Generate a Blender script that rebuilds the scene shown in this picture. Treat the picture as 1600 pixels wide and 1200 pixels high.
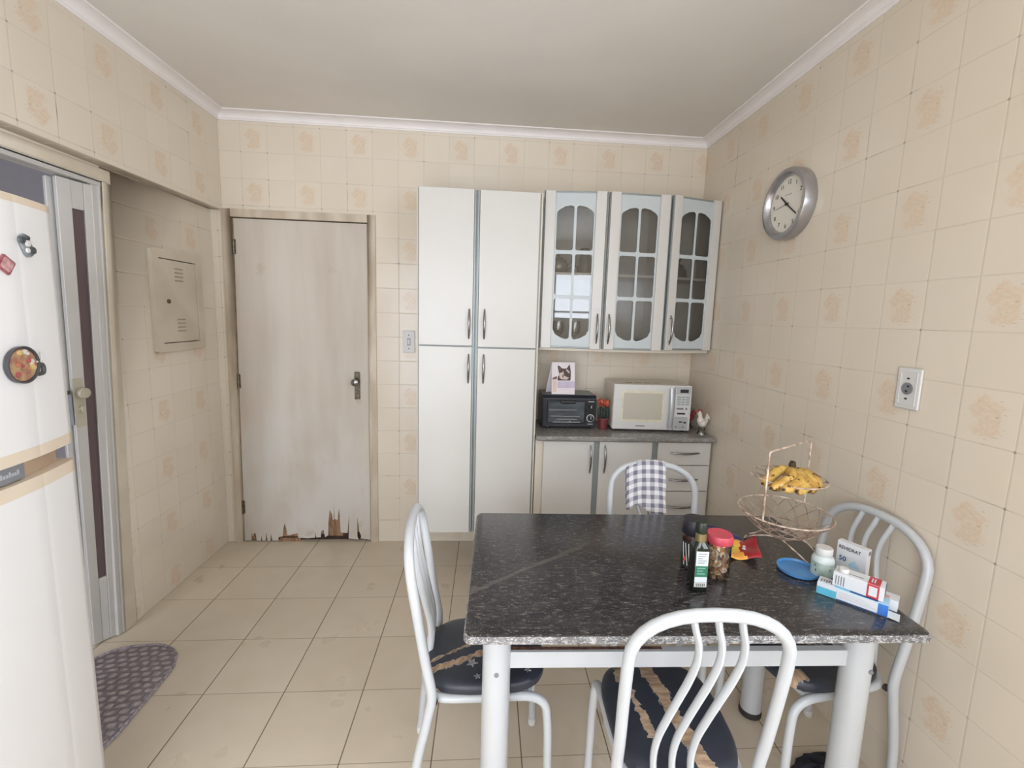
import bpy, bmesh, math, random
from mathutils import Vector, Matrix, noise as mnoise
random.seed(7)
PI = math.pi
sc = bpy.context.scene
for o in list(bpy.data.objects):
    bpy.data.objects.remove(o)
COL = sc.collection

# ------------------------------------------------------------------ camera
F = 711.075; YAW, PIT, ROL = 0.0735, 0.13185, 0.03129
def cam_axes():
    cy, sy, cp, sp, cr, sr = math.cos(YAW), math.sin(YAW), math.cos(PIT), math.sin(PIT), math.cos(ROL), math.sin(ROL)
    f = Vector((sy*cp, cy*cp, -sp)); r = Vector((cy, -sy, 0)); u = r.cross(f)
    return cr*r + sr*u, -sr*r + cr*u, f
r_, u_, f_ = cam_axes()
cd = bpy.data.cameras.new('camera'); cam = bpy.data.objects.new('camera', cd); COL.objects.link(cam)
cd.sensor_fit = 'HORIZONTAL'; cd.sensor_width = 36; cd.lens = F/1600*36
cd.shift_x = -(811.846-800)/1600; cd.shift_y = -(600-591.04)/1600
cd.clip_start = 0.02
cam.matrix_world = Matrix(((r_.x, u_.x, -f_.x, 1.44963), (r_.y, u_.y, -f_.y, -2.89641), (r_.z, u_.z, -f_.z, 1.49207), (0, 0, 0, 1)))
sc.camera = cam

# ------------------------------------------------------------------ world, light, exposure
sc.view_settings.view_transform = 'Standard'; sc.view_settings.look = 'None'
sc.view_settings.gamma = 1; sc.view_settings.use_curve_mapping = False
sc.view_settings.exposure = 0.86
w = bpy.data.worlds.new('daylight'); sc.world = w; w.use_nodes = True
bg = w.node_tree.nodes['Background']; bg.inputs[0].default_value = (0.89, 0.95, 1.04, 1); bg.inputs[1].default_value = 4.6
YB = -4.45                                   # wall behind the camera
WX0, WX1, WZ0, WZ1 = 1.46, 2.68, 1.50, 2.15    # its high window
GX0, GX1, GZ0, GZ1 = -0.12, 1.34, 0.06, 2.35   # unseen glazed opening, added to let in more light
def portal(name, loc, rot, sx, sy):
    l = bpy.data.lights.new(name, 'AREA'); l.shape = 'RECTANGLE'; l.size = sx; l.size_y = sy
    l.cycles.is_portal = True
    o = bpy.data.objects.new(name, l); COL.objects.link(o); o.location = loc; o.rotation_euler = rot
    return o
portal('window_daylight', ((WX0+WX1)/2, YB-0.10, (WZ0+WZ1)/2), (PI/2, 0, 0), WX1-WX0, WZ1-WZ0)
portal('added_opening_daylight', ((GX0+GX1)/2, YB-0.10, (GZ0+GZ1)/2), (PI/2, 0, 0), GX1-GX0, GZ1-GZ0)
RY0, RY1, RZ0, RZ1 = -4.25, -2.35, 0.95, 2.35   # unseen right-wall window, added to brighten the left wall and fridge
portal('added_side_daylight', (2.785+0.13, (RY0+RY1)/2, (RZ0+RZ1)/2), (PI/2, 0, PI/2), RY1-RY0, RZ1-RZ0)
portal('hall_daylight', (-0.92, -3.95, 1.2), (PI/2, 0, 0), 1.3, 2.3)

# ------------------------------------------------------------------ helpers
def S(c):                                     # sRGB 0-255 -> linear
    return tuple(((v/255)/12.92 if v/255 <= 0.04045 else ((v/255+0.055)/1.055)**2.4) for v in c) + (1,)
def newmat(name):
    m = bpy.data.materials.new(name); m.use_nodes = True
    nt = m.node_tree; b = nt.nodes['Principled BSDF']
    return m, nt, b
class NT:
    def __init__(s, nt): s.nt = nt
    def n(s, t, **k):
        x = s.nt.nodes.new(t)
        for a, v in k.items(): setattr(x, a, v)
        return x
    def put(s, sock, v):
        if isinstance(v, bpy.types.NodeSocket): s.nt.links.new(v, sock)
        else: sock.default_value = v
    def m(s, op, a, b=0.0, c=None, clamp=False):
        x = s.n('ShaderNodeMath', operation=op, use_clamp=clamp)
        s.put(x.inputs[0], a); s.put(x.inputs[1], b)
        if c is not None: s.put(x.inputs[2], c)
        return x.outputs[0]
    def mix(s, f, a, b, t='RGBA'):
        x = s.n('ShaderNodeMix', data_type='RGBA')
        s.put(x.inputs[0], f); s.put(x.inputs[6], a); s.put(x.inputs[7], b)
        return x.outputs[2]
    def step(s, v, a, b):                     # smooth 0..1 from a to b
        x = s.n('ShaderNodeMapRange', interpolation_type='SMOOTHSTEP')
        s.put(x.inputs[0], v); x.inputs[1].default_value = a; x.inputs[2].default_value = b
        return x.outputs[0]
    def xyz(s):
        c = s.n('ShaderNodeTexCoord'); p = s.n('ShaderNodeSeparateXYZ'); s.nt.links.new(c.outputs['Object'], p.inputs[0])
        return c.outputs['Object'], p.outputs[0], p.outputs[1], p.outputs[2]
    def comb(s, a, b, c):
        x = s.n('ShaderNodeCombineXYZ'); s.put(x.inputs[0], a); s.put(x.inputs[1], b); s.put(x.inputs[2], c); return x.outputs[0]
    def noise(s, vec, scale, detail=3, rough=0.5):
        x = s.n('ShaderNodeTexNoise'); s.put(x.inputs['Vector'], vec); x.inputs['Scale'].default_value = scale
        x.inputs['Detail'].default_value = detail; x.inputs['Roughness'].default_value = rough; return x.outputs[0]
    def scale(s, vec, v):
        x = s.n('ShaderNodeMapping'); s.put(x.inputs[0], vec); x.inputs['Scale'].default_value = v; return x.outputs[0]
    def bump(s, h, st, dist, b):
        x = s.n('ShaderNodeBump'); s.put(x.inputs['Height'], h); x.inputs['Strength'].default_value = st; x.inputs['Distance'].default_value = dist
        s.nt.links.new(x.outputs[0], b.inputs['Normal'])
def mat(name, c, rough=0.5, metal=0.0, var=0.06, ns=25, spec=0.5, c2=None, bump=0, bs=200, coat=0, stretch=(1, 1, 1)):
    m, nt, b = newmat(name); g = NT(nt)
    vec, x, y, z = g.xyz()
    v = g.scale(vec, stretch)
    c = S(c); c2 = S(c2) if c2 else tuple(min(1, q*(1-var*2)) for q in c[:3]) + (1,)
    f = g.noise(v, ns, 4)
    g.put(b.inputs['Base Color'], g.mix(g.step(f, 0.3, 0.7), c, c2))
    b.inputs['Roughness'].default_value = rough; b.inputs['Metallic'].default_value = metal
    b.inputs['Specular IOR Level'].default_value = spec; b.inputs['Coat Weight'].default_value = coat
    if bump: g.bump(g.noise(v, bs, 3), bump, 0.002, b)
    return m
def tile_mat(name, ax, u0, su, v0, sv, pu, pv, T=0.15, base=(224, 213, 197), base2=(217, 205, 187)):
    m, nt, b = newmat(name); g = NT(nt); vec, x, y, z = g.xyz()
    a = {'x': x, 'y': y}[ax]
    u = g.m('MULTIPLY', g.m('SUBTRACT', a, u0), su/T); v = g.m('MULTIPLY', g.m('SUBTRACT', z, v0), sv/T)
    cu, cv = g.m('FLOOR', u), g.m('FLOOR', v); fu, fv = g.m('FRACT', u), g.m('FRACT', v)
    wn = g.n('ShaderNodeTexWhiteNoise', noise_dimensions='3D'); g.put(wn.inputs[0], g.comb(cu, cv, 3.3)); rnd = wn.outputs[0]
    par = g.m('MULTIPLY', g.m('COMPARE', g.m('FLOORED_MODULO', cu, 2), pu, 0.1), g.m('COMPARE', g.m('FLOORED_MODULO', cv, 2), pv, 0.1))
    # leafy printed motif
    lv = g.comb(fu, fv, 0.7)
    n1 = g.noise(lv, 4.5, 4, 0.6); n2 = g.noise(g.scale(lv, (1, 1.3, 1)), 12, 3, 0.5)
    dx = g.m('SUBTRACT', fu, 0.5); dy = g.m('SUBTRACT', fv, 0.5)
    r = g.m('SQRT', g.m('ADD', g.m('MULTIPLY', dx, dx), g.m('MULTIPLY', dy, g.m('MULTIPLY', dy, 0.8))))
    rr = g.m('ADD', r, g.m('MULTIPLY', g.m('SUBTRACT', n1, 0.5), 0.75))
    blob = g.m('SUBTRACT', 1.0, g.step(rr, 0.22, 0.36))
    ink = g.step(n2, 0.34, 0.60)
    mot = g.m('MULTIPLY', g.m('MULTIPLY', blob, g.m('ADD', 0.35, g.m('MULTIPLY', ink, 0.65))), par)
    # thin dark strokes beside the motif
    st = g.m('MULTIPLY', g.m('MULTIPLY', g.step(g.noise(g.scale(lv, (1, 5, 1)), 7, 2), 0.66, 0.70), g.m('SUBTRACT', 1.0, g.step(r, 0.33, 0.42))), par)
    nb = g.noise(vec, 1.3, 3)
    col = g.mix(g.step(nb, 0.3, 0.7), S(base), S(base2))
    col = g.mix(g.m('MULTIPLY', rnd, 0.22), col, S((206, 196, 178)))
    col = g.mix(g.m('MULTIPLY', mot, 0.60), col, S((214, 187, 158)))
    col = g.mix(g.m('MULTIPLY', st, 0.5), col, S((150, 132, 105)))
    # grout, broken dark where the noise says so
    du = g.m('MINIMUM', fu, g.m('SUBTRACT', 1.0, fu)); dv = g.m('MINIMUM', fv, g.m('SUBTRACT', 1.0, fv))
    d = g.m('MINIMUM', du, dv); gr = g.m('SUBTRACT', 1.0, g.step(d, 0.006, 0.013))
    nd = g.noise(vec, 4.0, 3, 0.6)
    gcol = g.mix(g.step(nd, 0.56, 0.76), S((204, 192, 176)), S((126, 110, 92)))
    cor = g.m('MULTIPLY', g.m('SUBTRACT', 1.0, g.step(g.m('ADD', du, dv), 0.015, 0.045)), g.step(nd, 0.44, 0.56))
    col = g.mix(gr, col, gcol); col = g.mix(g.m('MULTIPLY', cor, 0.7), col, S((120, 102, 82)))
    g.put(b.inputs['Base Color'], col)
    g.put(b.inputs['Roughness'], g.m('ADD', 0.20, g.m('MULTIPLY', gr, 0.5)))
    b.inputs['Specular IOR Level'].default_value = 0.5
    h = g.m('ADD', g.m('MULTIPLY', g.step(d, 0.0, 0.03), 1.0), g.m('MULTIPLY', g.noise(vec, 9, 2), 0.5))
    g.bump(h, 0.25, 0.002, b)
    return m

class MB:                                     # collects shapes, builds ONE mesh object
    def __init__(s): s.v = []; s.f = []; s.mi = []; s.k = 0
    def mat(s, k): s.k = k; return s
    def add(s, vs, fs):
        o = len(s.v); s.v += [tuple(p) for p in vs]; s.f += [tuple(o+i for i in q) for q in fs]; s.mi += [s.k]*len(fs); return s
    def box(s, a, b, M=None):
        x0, y0, z0 = a; x1, y1, z1 = b
        if x0 > x1: x0, x1 = x1, x0
        if y0 > y1: y0, y1 = y1, y0
        if z0 > z1: z0, z1 = z1, z0
        vs = [Vector(p) for p in ((x0, y0, z0), (x1, y0, z0), (x1, y1, z0), (x0, y1, z0), (x0, y0, z1), (x1, y0, z1), (x1, y1, z1), (x0, y1, z1))]
        if M: vs = [M @ p for p in vs]
        return s.add(vs, [(0, 3, 2, 1), (4, 5, 6, 7), (0, 1, 5, 4), (1, 2, 6, 5), (2, 3, 7, 6), (3, 0, 4, 7)])
    def hexa(s, p): return s.add(p, [(0, 3, 2, 1), (4, 5, 6, 7), (0, 1, 5, 4), (1, 2, 6, 5), (2, 3, 7, 6), (3, 0, 4, 7)])
    def quad(s, *p): return s.add(p, [tuple(range(len(p)))])
    def tube(s, path, r, seg=12, closed=False, flat=None, cap=True):
        P = [Vector(p) for p in path]; n = len(P); rings = []
        R = r if isinstance(r, (list, tuple)) else [r]*n
        up = None
        for i, p in enumerate(P):
            a = P[i-1] if (i > 0 or closed) else P[i]; c = P[(i+1) % n] if (i < n-1 or closed) else P[i]
            t = (c-a).normalized()
            if up is None:
                up = Vector((0, 0, 1)) if abs(t.z) < 0.9 else Vector((0, 1, 0))
            sd = t.cross(up).normalized(); up = sd.cross(t).normalized()
            fx, fy = flat if flat else (1, 1)
            rings.append([p + (sd*math.cos(2*PI*k/seg)*fx + up*math.sin(2*PI*k/seg)*fy)*R[i] for k in range(seg)])
        vs = [q for g in rings for q in g]; fs = []
        for i in range(n if closed else n-1):
            j = (i+1) % n
            for k in range(seg):
                k2 = (k+1) % seg; fs.append((i*seg+k, i*seg+k2, j*seg+k2, j*seg+k))
        if not closed and cap: fs += [tuple(range(seg))[::-1], tuple((n-1)*seg+k for k in range(seg))]
        return s.add(vs, fs)
    def lathe(s, prof, c=(0, 0, 0), seg=28, M=None, cap=True):
        vs = []; fs = []; n = len(prof)
        for (r, z) in prof:
            for k in range(seg):
                p = Vector((r*math.cos(2*PI*k/seg), r*math.sin(2*PI*k/seg), z))
                vs.append((M @ p if M else p) + Vector(c))
        for i in range(n-1):
            for k in range(seg):
                k2 = (k+1) % seg; fs.append((i*seg+k, i*seg+k2, (i+1)*seg+k2, (i+1)*seg+k))
        if cap:
            if prof[0][0] > 1e-6: fs.append(tuple(range(seg))[::-1])
            if prof[-1][0] > 1e-6: fs.append(tuple((n-1)*seg+k for k in range(seg)))
        return s.add(vs, fs)
    def ball(s, c, r, seg=14, rings=9):
        if not isinstance(r, (tuple, list)): r = (r, r, r)
        vs = []; fs = []
        for i in range(rings+1):
            t = PI*i/rings
            for k in range(seg):
                a = 2*PI*k/seg; vs.append((c[0]+r[0]*math.sin(t)*math.cos(a), c[1]+r[1]*math.sin(t)*math.sin(a), c[2]-r[2]*math.cos(t)))
        for i in range(rings):
            for k in range(seg):
                k2 = (k+1) % seg; fs.append((i*seg+k, i*seg+k2, (i+1)*seg+k2, (i+1)*seg+k))
        return s.add(vs, fs)
    def prism(s, pts, d0, d1, plane='xz', M=None):   # 2D outline extruded; plane xz extrudes along y, xy along z, yz along x
        def q(a, b, d):
            p = {'xz': (a, d, b), 'xy': (a, b, d), 'yz': (d, a, b)}[plane]; p = Vector(p); return M @ p if M else p
        n = len(pts); vs = [q(a, b, d0) for a, b in pts] + [q(a, b, d1) for a, b in pts]
        fs = [tuple(range(n)), tuple(range(2*n-1, n-1, -1))] + [(i, i+n, (i+1) % n+n, (i+1) % n) for i in range(n)]
        return s.add(vs, fs)
    def mesh(s, me, M):
        return s.add([M @ v.co for v in me.vertices], [tuple(p.vertices) for p in me.polygons])
    def build(s, name, mats, parent=None, smooth=False, bevel=0, bseg=2, weld=False, loc=None, rz=0, sub=0):
        me = bpy.data.meshes.new(name); me.from_pydata(s.v, [], s.f)
        if not isinstance(mats, (list, tuple)): mats = [mats]
        for m in mats: me.materials.append(m)
        for p, k in zip(me.polygons, s.mi): p.material_index = k; p.use_smooth = smooth
        bm = bmesh.new(); bm.from_mesh(me)
        bmesh.ops.remove_doubles(bm, verts=bm.verts, dist=1e-6)
        bmesh.ops.recalc_face_normals(bm, faces=bm.faces); bm.to_mesh(me); bm.free()
        o = bpy.data.objects.new(name, me); COL.objects.link(o)
        if parent: o.parent = parent
        if loc: o.location = loc
        o.rotation_euler.z = rz
        if bevel:
            md = o.modifiers.new('bevel', 'BEVEL'); md.width = bevel; md.segments = bseg; md.limit_method = 'ANGLE'; md.angle_limit = 0.6
            for p in me.polygons: p.use_smooth = True
            w_ = o.modifiers.new('wn', 'WEIGHTED_NORMAL'); w_.keep_sharp = True
        elif smooth:
            try: me.set_sharp_from_angle(angle=math.radians(42))
            except Exception: pass
        if sub:
            md = o.modifiers.new('sub', 'SUBSURF'); md.levels = sub; md.render_levels = sub
        return o
def thing(name, label, cat, loc=(0, 0, 0), rz=0, group=None):
    o = bpy.data.objects.new(name, None); COL.objects.link(o); o.location = loc; o.rotation_euler.z = rz
    o.empty_display_size = 0.05
    return tag(o, label, cat, group)
def tag(o, label, cat, group=None):
    o['label'] = label; o['category'] = cat
    if group: o['group'] = group
    return o
def struct(o, label=None, cat=None):
    o['kind'] = 'structure'
    if label: o['label'] = label
    if cat: o['category'] = cat
    return o
def smooth(pts, n=6, closed=False):
    P = [Vector(p) for p in pts]; N = len(P); out = []
    for i in range(N if closed else N-1):
        g = lambda j: P[j % N] if closed else P[max(0, min(N-1, j))]
        p0, p1, p2, p3 = g(i-1), g(i), g(i+1), g(i+2)
        for k in range(n):
            t = k/n
            out.append(0.5*((2*p1)+(p2-p0)*t+(2*p0-5*p1+4*p2-p3)*t*t+(3*p1-p0-3*p2+p3)*t**3))
    if not closed: out.append(P[-1])
    return out
def fillet(pts, rad, n=6, closed=False):
    P = [Vector(p) for p in pts]; N = len(P); out = []
    for i in range(N):
        if not closed and i in (0, N-1): out.append(P[i]); continue
        a, b, c = P[i-1], P[i], P[(i+1) % N]
        r = rad[i] if isinstance(rad, (list, tuple)) else rad
        d1 = min(r, (a-b).length*0.49); d2 = min(r, (c-b).length*0.49)
        s, e = b+(a-b).normalized()*d1, b+(c-b).normalized()*d2
        for k in range(n+1):
            t = k/n; out.append(s*(1-t)**2+b*2*t*(1-t)+e*t*t)
    return out
def rrect(w, h, r, n=6, cx=0, cy=0):
    out = []
    for (sx, sy, a0) in ((1, 1, 0), (-1, 1, 90), (-1, -1, 180), (1, -1, 270)):
        for k in range(n+1):
            a = math.radians(a0+90*k/n); out.append((cx+sx*(w/2-r)+r*math.cos(a), cy+sy*(h/2-r)+r*math.sin(a)))
    return out
def filled(outer, holes, depth):              # flat panel with holes, thickness depth, in XY, centred on z=0
    cu = bpy.data.curves.new('tmp', 'CURVE'); cu.dimensions = '2D'; cu.fill_mode = 'BOTH'; cu.extrude = depth/2
    for pts in [outer]+holes:
        sp = cu.splines.new('POLY'); sp.points.add(len(pts)-1); sp.use_cyclic_u = True
        for p, (a, b) in zip(sp.points, pts): p.co = (a, b, 0, 1)
    return grab(cu)
def grab(cu):
    o = bpy.data.objects.new('tmp', cu); COL.objects.link(o); bpy.context.view_layer.update()
    dg = bpy.context.evaluated_depsgraph_get(); me = bpy.data.meshes.new_from_object(o.evaluated_get(dg))
    bpy.data.objects.remove(o); bpy.data.curves.remove(cu); return me
def textmesh(txt, size, depth=0.0006, bold=0.0, sx=1.0):
    cu = bpy.data.curves.new('tmp', 'FONT'); cu.body = txt; cu.size = size; cu.extrude = depth/2; cu.align_x = 'CENTER'; cu.align_y = 'CENTER'
    cu.offset = bold; cu.resolution_u = 3
    return grab(cu)
# frame that maps local (x right, y up, z out) to a wall-facing plane at point p with right vector r and outward normal n
def plane_m(p, r, n):
    r = Vector(r).normalized(); n = Vector(n).normalized(); u = n.cross(r)
    return Matrix(((r.x, u.x, n.x, p[0]), (r.y, u.y, n.y, p[1]), (r.z, u.z, n.z, p[2]), (0, 0, 0, 1)))

# ------------------------------------------------------------------ materials
BEIGE = (222, 209, 184)
M_tback = tile_mat('tiles_back_wall', 'x', 0.0, 1, 2.398, -1, 0, 1)
M_tright = tile_mat('tiles_right_wall', 'y', -1.2716, -1, 1.6434, -1, 1, 0)
M_tleft = tile_mat('tiles_left_wall', 'y', -0.125, -1, 2.091, 1, 0, 0)
M_tfront = tile_mat('tiles_front_wall', 'x', 0.0, 1, 2.398, -1, 0, 1)
M_ceil = mat('ceiling_paint', (226, 221, 214), 0.75, var=0.02, ns=3, bump=0.05, bs=60)
M_cove = mat('cove_plaster', (236, 230, 228), 0.5, var=0.02, ns=8)
def floor_mat():
    m, nt, b = newmat('floor_tiles'); g = NT(nt); vec, x, y, z = g.xyz(); T = 0.3055
    u = g.m('MULTIPLY', g.m('SUBTRACT', x, 0.070), 1/T); v = g.m('MULTIPLY', y, -1/T)
    fu, fv = g.m('FRACT', u), g.m('FRACT', v)
    wn = g.n('ShaderNodeTexWhiteNoise', noise_dimensions='3D'); g.put(wn.inputs[0], g.comb(g.m('FLOOR', u), g.m('FLOOR', v), 1.3))
    col = g.mix(g.step(g.noise(vec, 9, 3, 0.5), 0.2, 0.8), S((217, 204, 185)), S((211, 198, 177)))
    col = g.mix(g.m('MULTIPLY', wn.outputs[0], 0.35), col, S((196, 182, 158)))
    col = g.mix(g.m('MULTIPLY', g.step(g.noise(vec, 2.2, 5, 0.7), 0.50, 0.85), 0.12), col, S((184, 168, 142)))
    col = g.mix(g.step(g.noise(vec, 40, 1, 0.5), 0.84, 0.86), col, S((130, 110, 88)))
    du = g.m('MINIMUM', fu, g.m('SUBTRACT', 1.0, fu)); dv = g.m('MINIMUM', fv, g.m('SUBTRACT', 1.0, fv))
    gu = g.m('SUBTRACT', 1.0, g.step(du, 0.004, 0.009)); gv = g.m('SUBTRACT', 1.0, g.step(dv, 0.003, 0.007))
    nd = g.noise(vec, 3, 3, 0.6)
    col = g.mix(g.m('MULTIPLY', gv, g.m('ADD', 0.35, g.m('MULTIPLY', nd, 0.6))), col, S((128, 110, 88)))
    col = g.mix(g.m('MULTIPLY', gu, 0.9), col, S((98, 80, 62)))
    g.put(b.inputs['Base Color'], col); d = g.m('MAXIMUM', gu, gv)
    g.put(b.inputs['Roughness'], g.m('ADD', g.m('ADD', 0.22, g.m('MULTIPLY', g.noise(vec, 5, 3), 0.16)), g.m('MULTIPLY', d, 0.4)))
    g.bump(g.m('SUBTRACT', g.m('MULTIPLY', g.noise(vec, 30, 3), 0.15), d), 0.25, 0.002, b)
    return m
M_floor = floor_mat()
def door_mat():
    m, nt, b = newmat('aged_door_paint'); g = NT(nt); vec, x, y, z = g.xyz()
    a = g.noise(g.scale(vec, (7, 7, 1.0)), 1.0, 4, 0.5); c = g.noise(g.scale(vec, (2.4, 2.4, 1)), 1.6, 4, 0.55)
    col = g.mix(g.step(a, 0.30, 0.72), S((203, 194, 182)), S((190, 179, 165)))
    col = g.mix(g.m('MULTIPLY', g.m('MULTIPLY', g.step(c, 0.36, 0.62), g.step(z, 1.5, 0.5)), 0.8), col, S((205, 202, 197)))
    col = g.mix(g.m('MULTIPLY', g.step(g.noise(vec, 5, 4, 0.6), 0.62, 0.78), 0.5), col, S((170, 150, 124)))
    g.put(b.inputs['Base Color'], col); b.inputs['Roughness'].default_value = 0.55
    g.bump(a, 0.15, 0.002, b); return m
M_door = door_mat()
M_doorframe = mat('aged_frame_paint', (206, 194, 176), 0.5, c2=(180, 163, 142), ns=3, stretch=(4, 4, 1))
M_jamb = mat('beige_door_casing', (210, 199, 181), 0.4, c2=(198, 186, 166), ns=6)
M_rot = mat('rotten_door_wood', (160, 128, 98), 0.85, c2=(112, 84, 62), ns=14, stretch=(6, 6, 1), bump=0.4, bs=40)
M_rotd = mat('dark_rotten_wood', (74, 54, 44), 0.9, c2=(40, 30, 26), ns=20, bump=0.5, bs=40)
M_dark = mat('dark_gap', (38, 33, 30), 0.9)
M_lam = mat('white_laminate', (206, 203, 198), 0.30, var=0.012, ns=3)
M_lamedge = mat('cream_cabinet_edge', (210, 201, 186), 0.45, var=0.03, ns=5)
M_side = mat('grey_cabinet_profile', (146, 152, 152), 0.4, var=0.05, ns=8, metal=0.3)
M_inside = mat('cabinet_inside', (200, 197, 190), 0.6, var=0.03)
M_lattice = mat('pale_blue_glass_paint', (190, 197, 199), 0.35, var=0.01)
M_chrome = mat('chrome', (150, 148, 146), 0.22, 1.0, var=0.05, ns=60)
M_brass = mat('worn_bronze', (128, 118, 100), 0.38, 0.8, c2=(92, 84, 70), ns=60)
M_enamel = mat('white_enamel', (192, 195, 198), 0.3, var=0.015, ns=8, coat=0.15)
M_chip = mat('rusty_chips', (120, 84, 66), 0.8, c2=(70, 50, 44), ns=90)
M_rubber = mat('dark_rubber', (52, 46, 44), 0.7)
M_alu = mat('white_aluminium', (198, 195, 191), 0.35, var=0.02, ns=6)
M_aluedge = mat('aluminium_edge', (176, 172, 186), 0.4, var=0.02, metal=0.2)
M_glassbrown = mat('smoked_door_glass', (104, 88, 90), 0.12, var=0.05, ns=3)
M_hall = mat('hall_paint', (150, 145, 150), 0.8, var=0.02)
M_panel = mat('panel_paint', (204, 192, 174), 0.45, c2=(192, 179, 160), ns=5)
M_white = mat('white_plastic', (212, 211, 209), 0.35, var=0.015)
M_black = mat('black_plastic', (36, 38, 42), 0.3, var=0.1)
M_navy = mat('dark_blue_black', (34, 38, 50), 0.3, var=0.1)
M_ink = mat('black_ink', (48, 46, 46), 0.6)
M_blueink = mat('blue_ink', (44, 84, 140), 0.5)
M_silver = mat('silver_paint', (176, 174, 176), 0.28, 0.75, var=0.04, ns=30)
M_fridge = mat('fridge_enamel', (232, 230, 229), 0.28, var=0.015, ns=2)
M_peach = mat('yellowed_plastic', (224, 210, 190), 0.4, c2=(218, 200, 178), ns=4)
M_peachd = mat('shaded_yellowed_plastic', (190, 166, 140), 0.5, c2=(176, 150, 126), ns=6)  # darker copy of the yellowed plastic, shade of the recess put into its colour
M_greylabel = mat('grey_badge', (128, 130, 134), 0.35, var=0.04)
M_badgetext = mat('badge_lettering', (172, 174, 178), 0.35)
def glass_mat(name, tint, gl=0.12, rough=0.02, tr=None):
    m = bpy.data.materials.new(name); m.use_nodes = True; nt = m.node_tree; nt.nodes.clear(); g = NT(nt)
    o = g.n('ShaderNodeOutputMaterial'); t = g.n('ShaderNodeBsdfTransparent'); t.inputs[0].default_value = S(tint)
    s = g.n('ShaderNodeBsdfGlossy'); s.inputs['Roughness'].default_value = rough; s.inputs[0].default_value = (1, 1, 1, 1)
    fr = g.n('ShaderNodeFresnel'); fr.inputs[0].default_value = 1.5
    x = g.n('ShaderNodeMixShader'); nt.links.new(g.m('ADD', fr.outputs[0], gl, clamp=True), x.inputs[0])
    nt.links.new(t.outputs[0], x.inputs[1]); nt.links.new(s.outputs[0], x.inputs[2]); nt.links.new(x.outputs[0], o.inputs[0]); return m
M_glass = glass_mat('cabinet_glass', (216, 216, 214), 0.06)
M_pane = glass_mat('window_glass', (250, 250, 250), 0.0)
M_jarglass = glass_mat('jar_glass', (235, 232, 226), 0.05)
M_drink = glass_mat('drinking_glass', (225, 228, 226), 0.10)
def granite(name, dark, mid, light, st=(2.2, 6, 6), amt=0.0, rough=0.14):
    m, nt, b = newmat(name); g = NT(nt); vec, x, y, z = g.xyz()
    v = g.scale(vec, st)
    a = g.noise(v, 9, 8, 0.75); c = g.noise(v, 22, 6, 0.8); d = g.noise(g.scale(vec, (1, 2.2, 2.2)), 160, 2, 0.6); e = g.noise(vec, 2.2, 3)
    col = g.mix(g.step(a, 0.42, 0.68), S(dark), S(mid))
    lf = g.m('MULTIPLY', g.step(c, 0.60-amt, 0.76-amt), 0.8)
    col = g.mix(lf, col, S(light))
    col = g.mix(g.m('MULTIPLY', g.step(d, 0.66-amt, 0.72-amt), 0.75), col, S((200, 196, 190)))
    col = g.mix(g.m('MULTIPLY', g.step(e, 0.45, 0.7), 0.35), col, S(mid))
    # one long pale vein across the left part of the slab, and fine streaks
    lin = g.m('ABSOLUTE', g.m('ADD', g.m('SUBTRACT', y, g.m('MULTIPLY', x, 0.72)), g.m('ADD', -0.275, g.m('MULTIPLY', g.noise(vec, 6, 3), 0.06))))
    vm = g.m('MULTIPLY', g.m('SUBTRACT', 1.0, g.step(lin, 0.003, 0.014)), g.step(x, -0.12, -0.30))
    col = g.mix(g.m('MULTIPLY', vm, 0.22), col, S((140, 132, 120)))
    sk = g.noise(g.scale(vec, (9, 30, 30)), 4, 6, 0.8)
    col = g.mix(g.m('MULTIPLY', g.step(sk, 0.53, 0.67), 0.7), col, S(light))
    g.put(b.inputs['Base Color'], col); g.put(b.inputs['Roughness'], g.m('ADD', rough, g.m('MULTIPLY', lf, 0.15)))
    return m
M_gran = granite('dark_granite', (38, 37, 40), (62, 59, 58), (142, 134, 124), rough=0.2)
M_granedge = granite('sawn_granite_edge', (84, 82, 84), (120, 118, 116), (200, 198, 196), st=(3, 3, 3), amt=0.10, rough=0.5)
M_grangrey = granite('grey_granite', (122, 119, 116), (150, 146, 141), (192, 188, 181), st=(2, 4, 4), amt=0.04, rough=0.25)

# ------------------------------------------------------------------ the room
XL, XLU, XR, ZC = -0.187, -0.12, 2.785, 2.61
HX = -1.55                                       # far wall of the hall
m = MB(); m.quad((HX, YB, 0), (XR, YB, 0), (XR, 0, 0), (HX, 0, 0)); m.quad((HX, YB, -0.1), (HX, 0, -0.1), (XR, 0, -0.1), (XR, YB, -0.1))
m.v = []; m.f = []; m.mi = []; m.box((HX, YB, -0.1), (XR+0.1, 0.1, 0))
struct(m.build('floor', M_floor))
m = MB(); m.box((XLU-0.067, YB, ZC), (XR+0.1, 0.1, ZC+0.1)); struct(m.build('ceiling', M_ceil))
DX0, DX1, DZ = -0.110, 0.755, 2.065             # rough opening of the wooden door
m = MB()
m.box((XL-0.15, 0, 0), (DX0, 0.12, ZC)); m.box((DX1, 0, 0), (XR+0.1, 0.12, ZC)); m.box((DX0, 0, DZ), (DX1, 0.12, ZC))
m.box((DX0, 0.10, 0), (DX1, 0.12, DZ))
struct(m.build('wall_back', M_tback))
m = MB(); m.box((XR, RY1, 0), (XR+0.1, 0, ZC)); m.box((XR, YB, 0), (XR+0.1, RY0, ZC)); m.box((XR, RY0, 0), (XR+0.1, RY1, RZ0)); m.box((XR, RY0, RZ1), (XR+0.1, RY1, ZC)); struct(m.build('wall_right', M_tright))
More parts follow.
